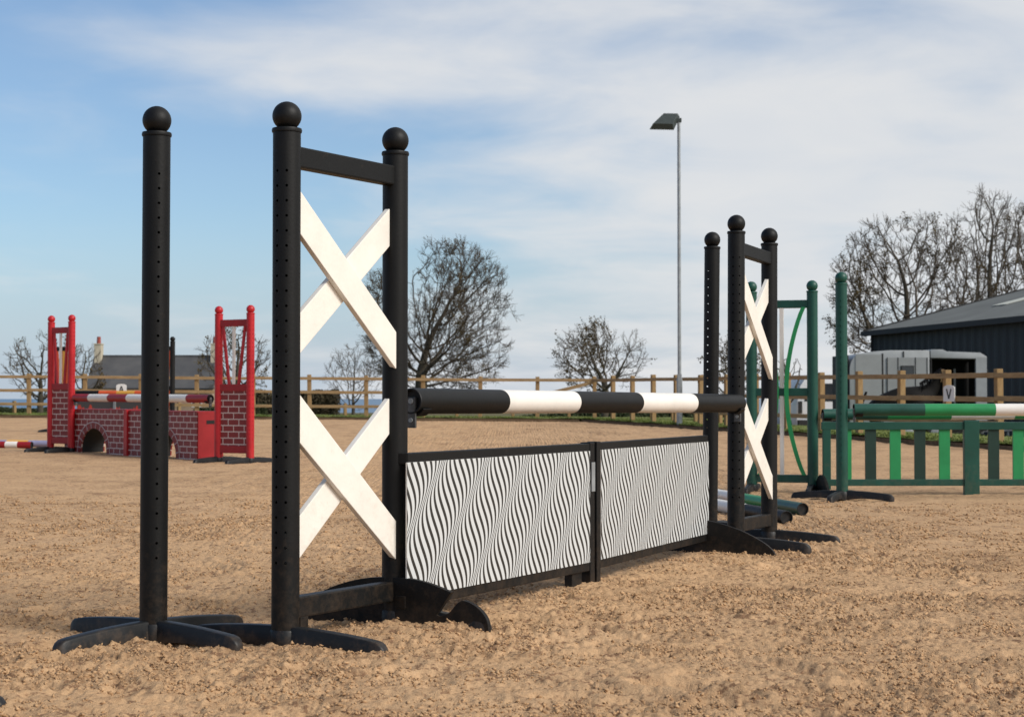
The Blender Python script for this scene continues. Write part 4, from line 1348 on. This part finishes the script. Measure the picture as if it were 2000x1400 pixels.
def bare_tree(px, Y, ground_z, label, seed, height, spread, trunk_h, trunk_r, leafy=0.25, leaf=0.05, group='bare trees beyond the fence', rz=0, **kw):
    segs, tips = grow_tree(seed, height, spread, trunk_h, trunk_r, **kw)
    p = at(px, 780, Y)
    root = thing('bare_tree', (p.x, p.y, ground_z), rz, label, 'tree', group)
    thick = [s for s in segs if s[4] <= 1]; thin = [s for s in segs if s[4] > 1]
    link('trunk', segs_mesh('trunk', thick, 8, M_bark), root)
    link('crown', segs_mesh('crown', thin, 3, M_twig), root)
    rs = np.random.RandomState(seed)
    T = np.array([t[0][:] for t in tips])
    if leafy > 0 and len(T):
        # dry leaves and keys hang in bunches, so choose by a spatial pattern
        q = vnoise(T[:, 0] * 1.7 + 50 + seed, (T[:, 2] + T[:, 1] * 0.6) * 1.7 + 50)
        T = T[q < np.quantile(q, leafy)]
        n = len(T) * 3
        P_ = np.repeat(T, 3, 0) + rs.normal(0, leaf * 0.9, (n, 3))
        a = rs.normal(size=(n, 3)); a /= np.linalg.norm(a, axis=1, keepdims=True)
        b = np.cross(a, rs.normal(size=(n, 3))); b /= np.linalg.norm(b, axis=1, keepdims=True)
        s = (leaf * rs.uniform(0.5, 1.1, n))[:, None]
        V = np.stack([P_ - a * s, P_ + b * s * 0.6, P_ + a * s, P_ - b * s * 0.6], 1).reshape(-1, 3)
        me = bpy.data.meshes.new('dry_leaves'); me.from_pydata(V.tolist(), [], np.arange(4 * n).reshape(-1, 4).tolist()); me.materials.append(M_bud)
        o = link('dry_leaves', me, root); o['kind'] = 'stuff'
    return len(segs)
bare_tree(823, 75, -0.40, 'largest bare tree with a wide dense crown behind the tall black wing', 4, 8.8, 3.5, 2.3, 0.27, n_att=4600, step=0.19, cx=0.95, up=0.0, leafy=0.14, leaf=0.045, minr=0.0085, base=0.45, fan=1.5, twigs=6, twig_len=0.55)
bare_tree(690, 95, -0.45, 'small bare grey tree seen through the lower gap between the white crosses', 9, 4.7, 1.75, 0.9, 0.10, n_att=798, step=0.172, leafy=0.0, minr=0.008, up=0.12)
bare_tree(1183, 52.5, -0.05, 'small bushy bare tree with a forked trunk left of the floodlight column', 21, 3.5, 1.50, 0.95, 0.11, n_att=988, step=0.112, cx=-0.25, twig_len=0.34, leafy=0.36, leaf=0.038, minr=0.0055, base=1.05, fan=0.55)
bare_tree(80, 57, 0.10, 'small bare tree behind the far left red wing', 32, 3.35, 1.30, 0.8, 0.11, n_att=570, step=0.129, twig_len=0.36, leafy=0.12, leaf=0.045, minr=0.0065, base=0.8)
bare_tree(163, 61, 0.10, 'small bare tree between the far left red wing and the cottage chimney', 41, 2.9, 0.85, 0.8, 0.08, n_att=304, step=0.129, twig_len=0.32, leafy=0.15, leaf=0.05, minr=0.0065, base=0.8)
bare_tree(462, 57, 0.05, 'small bare tree behind the right red wing', 55, 3.45, 1.30, 0.8, 0.11, n_att=627, step=0.129, twig_len=0.32, leafy=0.30, leaf=0.045, minr=0.0065, base=0.9)
bare_tree(1432, 47, 0.0, 'small bare tree glimpsed between the two far black posts', 61, 2.75, 0.80, 0.7, 0.07, n_att=456, step=0.103, twig_len=0.25, leafy=0.5, leaf=0.045, minr=0.0055, base=1.0)
bare_tree(1535, 47, 0.0, 'small bare tree glimpsed inside the dark green wing', 63, 2.5, 0.55, 0.7, 0.06, n_att=285, step=0.103, twig_len=0.25, leafy=0.3, leaf=0.045, minr=0.0055, base=1.0)
bare_tree(1778, 66, -0.37, 'big spreading bare tree behind the left end of the dark barn', 72, 8.9, 3.15, 1.6, 0.25, n_att=2375, step=0.206, cx=-0.2, leafy=0.22, leaf=0.05, twigs=6, twig_len=0.5, minr=0.0078, base=0.95, fan=0.6)
bare_tree(1925, 69, -0.37, 'tall upright bare tree rising above the barn roof', 83, 10.3, 2.1, 2.0, 0.22, n_att=1710, step=0.215, up=0.25, leafy=0.08, leaf=0.05, twigs=6, twig_len=0.55, minr=0.0078, base=0.9)
bare_tree(2055, 70, -0.37, 'bare tree at the right edge, its branch tips reaching into the photo', 91, 10.6, 2.4, 2.2, 0.24, n_att=1520, step=0.241, up=0.2, leafy=0.06, leaf=0.05, twigs=6, twig_len=0.55, minr=0.0078, base=0.9)

# ================================================================== HEDGES
def hedge(px0, px1, Y, z0, z1, depth, label, m, n, leaf, seed, name='hedge'):
    rs = np.random.RandomState(seed)
    a = at(px0, 780, Y); b = at(px1, 780, Y)
    L = b.x - a.x; H = z1 - z0
    root = thing(name, ((a.x + b.x) / 2, Y, z0), 0, label, 'hedge')
    # lumpy core
    nx, nr = max(6, int(L / 0.5)), 9
    rings = []
    for i in range(nx + 1):
        x = -L / 2 + L * i / nx
        e = min(1, min(i, nx - i) / 2.0 + 0.35)
        hh = H * e * (0.66 + 0.25 * rs.rand()); dd_ = depth * 0.40 * (0.8 + 0.3 * rs.rand())
        rings.append([(x, dd_ * math.cos(math.pi * k / (nr - 1)), -0.1 + (hh + 0.1) * (math.sin(math.pi * k / (nr - 1)) ** 0.6)) for k in range(nr)])
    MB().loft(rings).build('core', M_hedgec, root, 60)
    x = rs.uniform(-L / 2, L / 2, n); t = rs.uniform(0, math.pi, n); rr = rs.uniform(0.75, 1.05, n)
    hm = 0.80 + 0.35 * (vnoise(x * 0.9 + 60 + seed, x * 0.3 + 60))
    P_ = np.stack([x, depth * 0.5 * np.cos(t) * rr, H * hm * rr * np.sin(t) ** 0.6], -1)
    aa = rs.normal(size=(n, 3)); aa /= np.linalg.norm(aa, axis=1, keepdims=True)
    bb_ = np.cross(aa, rs.normal(size=(n, 3))); bb_ /= np.linalg.norm(bb_, axis=1, keepdims=True)
    s = (leaf * rs.uniform(0.5, 1.3, n))[:, None]
    V = np.stack([P_ - aa * s, P_ + bb_ * s * 0.6, P_ + aa * s, P_ - bb_ * s * 0.6], 1).reshape(-1, 3)
    me = bpy.data.meshes.new('leaves'); me.from_pydata(V.tolist(), [], np.arange(4 * n).reshape(-1, 4).tolist()); me.materials.append(m)
    o = link('leaves', me, root); o['kind'] = 'stuff'
hedge(478, 662, 98, -0.45, 1.35, 2.0, 'brownish hedge seen between the red wing and the black wing', M_hedgeb, 9000, 0.10, 3)
hedge(-260, 120, 150, -0.58, 0.02, 2.0, 'low dark hedge by the sea at the left edge', M_hedge, 9000, 0.11, 5)
hedge(380, 520, 56, -0.15, 0.65, 0.9, 'low green bush below the fence behind the right red wing', M_hedge, 4000, 0.06, 8)
hedge(1040, 1440, 60, -0.33, 0.42, 1.2, 'low dark green hedge below the floodlight column', M_hedge, 9000, 0.07, 13)
hedge(640, 1040, 72, -0.38, 0.10, 1.0, 'low hedge under the black and white pole, left of the corner', M_hedge, 8000, 0.07, 17)

# ================================================================== COTTAGE
def cottage():
    Y = 150.0
    a = at(170, 757, Y); b = at(415, 757, Y)
    zr = at(200, 698, Y + 3.2).z; ze = at(200, 758, Y).z
    zg = -0.58
    L = b.x - a.x; dep = 6.4
    root = thing('cottage', ((a.x + b.x) / 2, Y + dep / 2, zg), 0, 'long low cottage with grey slate roof and two end chimneys', 'house')
    he, hr = ze - zg, zr - zg
    mb = MB()
    mb.prism([(-L / 2, -dep / 2, -0.2), (-L / 2, dep / 2, -0.2), (-L / 2, dep / 2, he), (-L / 2, 0, hr - 0.12), (-L / 2, -dep / 2, he)], (L, 0, 0))
    mb.build('wall', M_stone, root)
    roof = None
    for s in (-1, 1):
        p = [(-L / 2 - 0.15, s * (dep / 2 + 0.25), he - 0.10), (L / 2 + 0.15, s * (dep / 2 + 0.25), he - 0.10), (L / 2 + 0.15, 0, hr + 0.02), (-L / 2 - 0.15, 0, hr + 0.02)]
        MB().prism(p, (0, 0, 0.12)).build('roof', M_slate, root)
    MB().bar((-L / 2 - 0.1, 0, hr + 0.14), (L / 2 + 0.1, 0, hr + 0.14), 0.16, 0.24).build('ridge', M_slate, root)
    MB().bar((-L / 2 - 0.1, -dep / 2 - 0.33, he - 0.08), (L / 2 + 0.1, -dep / 2 - 0.33, he - 0.08), 0.12, 0.12).build('gutter', M_rubber, root)
    for s in (-1, 1):
        cx = s * (L / 2 - 0.32)
        c = MB().box((cx, -0.3, hr + 0.25), (0.62, 0.9, 1.9)).build('chimney', M_render, root)
        MB().box((cx, -0.3, hr + 1.22), (0.72, 1.0, 0.10)).build('chimney_cap', M_render, c)
        MB().lathe([(0.20, hr + 1.25), (0.17, hr + 1.9)], 10).build('chimney_pot', M_pot, c).location = (cx, -0.3, 0)
    for k in range(4):
        x = -L / 2 + L * (k + 0.5) / 4
        w = MB().box((x, -dep / 2 - 0.015, 1.15), (0.95, 0.06, 1.0)).build('window', M_sign, root)
        MB().box((x, -dep / 2 - 0.05, 1.15), (0.8, 0.02, 0.85)).build('pane', M_glass, w)
cottage()

# ================================================================== BARN
def barn():
    e0 = at(1690, 648, 58.0); e1 = at(2000, 618, 47.1)
    zg = -0.36
    ex = Vector((e1.x - e0.x, e1.y - e0.y, 0)).normalized()
    nx = Vector((-ex.y, ex.x, 0)); nx = nx if nx.x > 0 else -nx         # across, away from the camera
    L = 24.0; W = 18.0; he = e0.z - zg; rise = W / 2 * math.tan(R(14.2))
    rz = math.atan2(ex.y, ex.x)
    root = thing('barn', (e0.x, e0.y, zg), rz, 'dark slate blue sheet metal barn with a shallow grey roof', 'barn')
    sgn = 1 if (Matrix.Rotation(rz, 3, 'Z') @ Vector((0, 1, 0))).dot(nx) > 0 else -1
    def P(x, y, z): return (x, sgn * y, z)
    # ribbed long wall: real corrugation
    mb = MB(); vs = []; fs = []
    n = int(L / 0.125)
    for i in range(n + 1):
        x = 0.15 + (L - 0.3) * i / n; y = 0.20 + (0.035 if (i // 2) % 2 else 0.0)
        vs += [P(x, y, -0.2), P(x, y, he - 0.12)]
    for i in range(n): fs.append((2 * i, 2 * i + 2, 2 * i + 3, 2 * i + 1))
    mb.add(vs, fs); mb.build('wall', M_barn, root)
    MB().prism([P(0.2, 0.22, -0.2), P(0.2, W - 0.2, -0.2), P(0.2, W - 0.2, he - 0.1), P(0.2, W / 2, he + rise - 0.2), P(0.2, 0.22, he - 0.1)], (0.08, 0, 0)).build('gable_wall', M_barn, root)
    MB().prism([P(L - 0.3, 0.22, -0.2), P(L - 0.3, W - 0.2, -0.2), P(L - 0.3, W - 0.2, he - 0.1), P(L - 0.3, W / 2, he + rise - 0.2), P(L - 0.3, 0.22, he - 0.1)], (0.08, 0, 0)).build('gable_wall', M_barn, root)
    MB().prism([P(0.2, W - 0.3, -0.2), P(L - 0.2, W - 0.3, -0.2), P(L - 0.2, W - 0.3, he - 0.1), P(0.2, W - 0.3, he - 0.1)], (0, sgn * 0.08, 0)).build('wall', M_barn, root)
    # roof as ribbed sheets
    m = int(L / 0.25)
    for side in (0, 1):
        vs = []; fs = []
        for i in range(m + 1):
            x = -0.1 + (L + 0.2) * i / m; b_ = 0.03 if i % 2 else 0.0
            y0, y1 = (0.0, W / 2) if side == 0 else (W, W / 2)
            vs += [P(x, y0, he + b_), P(x, y1, he + rise + b_)]
        for i in range(m): fs.append((2 * i, 2 * i + 2, 2 * i + 3, 2 * i + 1))
        MB().add(vs, fs).build('roof', M_barnroof, root)
    MB().bar(P(-0.1, -0.06, he - 0.07), P(L, -0.06, he - 0.07), 0.17, 0.14).build('gutter', M_rubber, root)
    MB().bar(P(-0.13, 0, he - 0.06), P(-0.13, W / 2, he + rise - 0.06), 0.24, 0.05).build('verge_board', M_rubber, root)
    MB().bar(P(-0.13, W, he - 0.06), P(-0.13, W / 2, he + rise - 0.06), 0.24, 0.05).build('verge_board', M_rubber, root)
    MB().tube(P(0.4, 0.08, -0.1), P(0.4, 0.08, he - 0.12), 0.05, n=10).build('downpipe', M_rubber, root, 40)
    for k in range(6):
        x = 4.2 + 3.6 * k
        y0, y1 = 2.6, 6.2
        z = lambda y: he + rise * y / (W / 2) + 0.042
        MB().prism([P(x, y0, z(y0)), P(x + 1.0, y0, z(y0)), P(x + 1.0, y1, z(y1)), P(x, y1, z(y1))], (0, 0, 0.012)).build('skylight', M_skylight, root)
barn()

# ================================================================== HORSE TRAILER
def trailer():
    Y = 42.0; k = Y / F
    zg = -0.32
    p0 = at(1660, 780, Y); p1 = at(1928, 780, Y)
    L = p1.x - p0.x; zt = at(1700, 684, Y).z - zg
    root = thing('horse_trailer', (p0.x, Y, zg), 0, 'silver grey horse trailer with an open dark side beside the barn', 'trailer')
    X = lambda px: (px - 1660) * k
    Wd = 1.55; zf = 0.45
    # closed front half: rounded shell
    prof = [(0.0, zf), (0.0, zt - 0.50)] + [(0.28 - 0.28 * math.cos(R(90 * i / 8)), zt - 0.50 + 0.42 * math.sin(R(90 * i / 8))) for i in range(1, 9)] + [(0.6, zt - 0.03), (1.0, zt), (X(1816), zt), (X(1816), zf)]
    MB().prism([(x, 0, z) for x, z in prof], (0, Wd, 0)).build('body', M_alu, root, 35, bevel=0.012)
    def panel(px0, px1, za, zb, name, m, t=0.012, mat_edge=None, parent=root, y=-0.012):
        return MB().box(((X(px0) + X(px1)) / 2, y, (za + zb) / 2), (X(px1) - X(px0), t, zb - za)).build(name, m, parent, bevel=0.004)
    zp = lambda py: at(1700, py, Y).z - zg
    panel(1671, 1722, zp(800), zp(692), 'front_panel', M_alud)
    panel(1722.5, 1725.5, zp(830), zp(690), 'seam_strip', M_rubber, 0.02)
    panel(1733, 1812, zp(808), zp(698), 'door', M_alud)
    for a_ in (1733, 1754, 1788, 1811): panel(a_ - 0.8, a_ + 0.8, zp(808), zp(698), 'seam_strip', M_rubber, 0.006, y=-0.024)
    w = panel(1759, 1785, zp(735), zp(714), 'window_frame', M_rubber, 0.02, y=-0.028)
    panel(1761, 1783, zp(733), zp(716), 'window_pane', M_glass, 0.008, parent=w, y=-0.042)
    panel(1764, 1766.2, zp(698), zp(686), 'roof_strap', M_rubber, 0.02)
    # open rear half: roof, posts, back wall, floor
    x0, x1 = X(1818), L
    MB().prism([(x0, 0, zt - 0.19), (x0, 0, zt + 0.02), (x0 + 0.30, 0, zt + 0.02), (x0 + 0.42, 0, zt - 0.03), (x1 - 0.16, 0, zt - 0.06), (x1, 0, zt - 0.16), (x1, 0, zt - 0.22)], (0, Wd, 0)).build('rear_roof', M_alu, root, 35, bevel=0.01)
    MB().box((x1 - 0.14, 0.05, (zf + zt - 0.2) / 2), (0.28, 0.10, zt - 0.2 - zf)).build('corner_post', M_alu, root, bevel=0.01)
    MB().box(((x0 + x1) / 2, Wd - 0.03, (zf + zt - 0.2) / 2), (x1 - x0, 0.04, zt - 0.2 - zf)).build('back_wall', M_dark, root)
    MB().box(((x0 + x1) / 2, Wd / 2, zf - 0.04), (x1 - x0, Wd - 0.02, 0.09)).build('floor', M_dark, root)
    MB().box((x1 - 0.04, Wd / 2, (zf + zt - 0.2) / 2), (0.05, Wd - 0.2, zt - 0.24 - zf)).build('end_wall', M_dark, root)
    MB().box((x0 + 0.012, 0.01, (zf + zt - 0.2) / 2), (0.03, 0.05, zt - 0.2 - zf)).build('door_jamb', M_rubber, root)
    MB().box(((x0 + x1) / 2 + 0.1, Wd * 0.5, zf + 0.75), (0.05, 0.03, 1.5)).build('breast_bar_post', M_alud, root)
    MB().box((L + 0.01, 0.06, zp(724)), (0.06, 0.06, 0.07)).build('marker_light', M_rubber, root)
    # dark ramp folded up at the left end, mudguards, wheels, drawbar
    MB().box((-0.085, Wd / 2, (zf + zt - 0.12) / 2), (0.15, Wd * 0.9, zt - 0.12 - zf)).build('ramp', M_rubber, root, bevel=0.02)
    for xc in (X(1770), X(1770) + 0.78):
        wv = thing('wheel', (xc, 0.06, 0.31)); wv.parent = root
        for nm, r_, w_, m in (('tyre', 0.31, 0.19, M_rubber), ('rim', 0.18, 0.20, M_galv)):
            o = MB().tube((0, -w_ / 2, 0), (0, w_ / 2, 0), r_, n=24).build(nm, m, wv, 40, bevel=0.02)
    MB().prism([(X(1742), -0.10, 0.36), (X(1750), -0.10, 0.66), (X(1850), -0.10, 0.66), (X(1858), -0.10, 0.36), (X(1845), -0.10, 0.60), (X(1755), -0.10, 0.60)], (0, 0.24, 0)).build('mudguard', M_rubber, root)
    MB().box((L / 2, Wd / 2, 0.36), (L, 0.9, 0.12)).build('chassis', M_galv, root)
    MB().bar((L - 0.2, Wd / 2, 0.36), (L + 1.0, Wd / 2, 0.40), 0.08, 0.10).build('drawbar', M_galv, root)
    MB().tube((L + 0.75, Wd / 2, 0.0), (L + 0.75, Wd / 2, 0.55), 0.035, n=12).build('jockey_stand', M_galv, root, 40)
trailer()

# ================================================================== WHITE VAN
def van():
    Y = 47.0; zg = -0.33
    p0 = at(1556, 780, Y)
    root = thing('parked_van', (p0.x, Y, zg), R(6), 'white van partly hidden behind the dark green posts', 'van')
    W_, H_, L_ = 1.72, 1.88, 3.9
    sec = [(-0.0, 0.30), (0.0, 1.0), (0.10, 1.55), (0.30, H_ - 0.05), (0.5, H_), (W_ - 0.5, H_), (W_ - 0.30, H_ - 0.05), (W_ - 0.10, 1.55), (W_, 1.0), (W_, 0.30)]
    MB().prism([(x, 0, z) for x, z in sec], (0, L_, 0)).build('body', M_vanw, root, 35, bevel=0.03)
    w = MB().prism([(0.22, -0.012, 1.12), (W_ - 0.22, -0.012, 1.12), (W_ - 0.36, -0.012, 1.62), (0.36, -0.012, 1.62)], (0, 0.02, 0)).build('rear_window', M_glass, root)
    MB().box((W_ / 2, -0.03, 0.48), (W_ - 0.04, 0.12, 0.22)).build('bumper', M_rubber, root, bevel=0.02)
    for s in (0.10, W_ - 0.10):
        MB().box((s, -0.015, 0.95), (0.11, 0.03, 0.34)).build('tail_light', M_rubber, root, bevel=0.008)
    MB().box((W_ / 2, -0.018, 0.80), (0.50, 0.015, 0.11)).build('number_plate', M_alud, root)
    for x in (0.08, W_ - 0.08):
        for y in (0.75, L_ - 0.75):
            wv = thing('wheel', (x, y, 0.31)); wv.parent = root
            MB().tube((-0.10, 0, 0), (0.10, 0, 0), 0.31, n=24).build('tyre', M_rubber, wv, 40, bevel=0.02)
            MB().tube((-0.105, 0, 0), (0.105, 0, 0), 0.19, n=20).build('rim', M_galv, wv, 40)
van()

# ================================================================== HORSE
def horse():
    Y = 36.5; zg = -0.31
    o = at(1762, 780, Y)
    root = thing('horse', (o.x, Y, zg), 0, 'dark horse facing right, standing between the fence and the trailer', 'horse')
    k = Y / F
    X = lambda px: (px - 1762) * k
    Z = lambda py: at(1762, py, Y).z - zg
    zb = Z(751)                                   # back height
    V = []; E = []; Rr = []
    def v(p, r):
        V.append(p); Rr.append(r); return len(V) - 1
    def chain(start, items):
        last = start
        for p, r in items:
            i = v(p, r)
            if last is not None: E.append((last, i))
            last = i
        return last
    pelvis = v((X(1712), 0, zb - 0.24), (0.24, 0.25))
    b1 = chain(pelvis, [((X(1745), 0, zb - 0.31), (0.245, 0.27)), ((X(1775), 0, zb - 0.29), (0.235, 0.27))])
    ch = chain(b1, [((X(1803), 0, zb - 0.21), (0.21, 0.27))])
    nk = chain(ch, [((X(1818), 0, Z(765)), (0.115, 0.19)), ((X(1829), 0, Z(742)), (0.09, 0.14)), ((X(1838), 0, Z(730)), (0.085, 0.11))])
    hd = chain(nk, [((X(1846), 0, Z(739)), (0.085, 0.115)), ((X(1854), 0, Z(757)), (0.062, 0.075)), ((X(1859), 0, Z(771)), (0.055, 0.06))])
    for s in (-1, 1):
        chain(pelvis, [((X(1704), s * 0.15, 0.78), (0.13, 0.16)), ((X(1715), s * 0.15, 0.60), (0.075, 0.085)), ((X(1702), s * 0.15, 0.42), (0.045, 0.055)), ((X(1705), s * 0.15, 0.12), (0.032, 0.036)), ((X(1708), s * 0.15, 0.03), (0.05, 0.05))])
        chain(ch, [((X(1806), s * 0.13, 0.72), (0.095, 0.115)), ((X(1805), s * 0.13, 0.42), (0.046, 0.052)), ((X(1806), s * 0.13, 0.12), (0.032, 0.036)), ((X(1809), s * 0.13, 0.03), (0.05, 0.05))])
        chain(nk, [((X(1837), s * 0.05, Z(719)), (0.022, 0.014))])
    me = bpy.data.meshes.new('body'); me.from_pydata(V, E, []); me.update()
    ob = link('body', me, root)
    sk = ob.modifiers.new('skin', 'SKIN'); sk.use_smooth_shade = True
    for i, d in enumerate(ob.data.skin_vertices[0].data):
        d.radius = Rr[i]; d.use_root = (i == pelvis)
    ss = ob.modifiers.new('sub', 'SUBSURF'); ss.levels = 2; ss.render_levels = 2
    me.materials.append(M_horse)
    # mane, forelock, tail: strands
    rs = random.Random(2)
    mb = MB()
    for i in range(26):
        t = i / 25
        p = Vector((X(1797 + 40 * t), 0, Z(757 - 31 * t) + 0.10 - 0.03 * t))
        q = p + Vector((-0.03 + rs.uniform(-0.03, 0.03), -0.14 - 0.03 * rs.random(), -0.16 + rs.uniform(-0.04, 0.02)))
        mb.tube(p, q, 0.020, 0.005, 5)
    mb.build('mane', M_horse, root, 60)
    mb = MB()
    for i in range(14):
        p = Vector((X(1838) + rs.uniform(-0.03, 0.05), rs.uniform(-0.06, 0.02), Z(722)))
        q = p + Vector((rs.uniform(0.0, 0.07), -0.08, -0.25 + rs.uniform(-0.05, 0.05)))
        mb.tube(p, q, 0.022, 0.006, 5)
    mb.build('forelock', M_tan, root, 60)
    mb = MB()
    for i in range(16):
        p = Vector((X(1692), rs.uniform(-0.04, 0.04), zb - 0.16)); m_ = p + Vector((-0.10, rs.uniform(-0.05, 0.05), -0.25)); q = m_ + Vector((rs.uniform(-0.04, 0.03), rs.uniform(-0.05, 0.05), -0.5))
        mb.tube(p, m_, 0.02, 0.022, 5).tube(m_, q, 0.022, 0.005, 5)
    mb.build('tail', M_horse, root, 60)
horse()
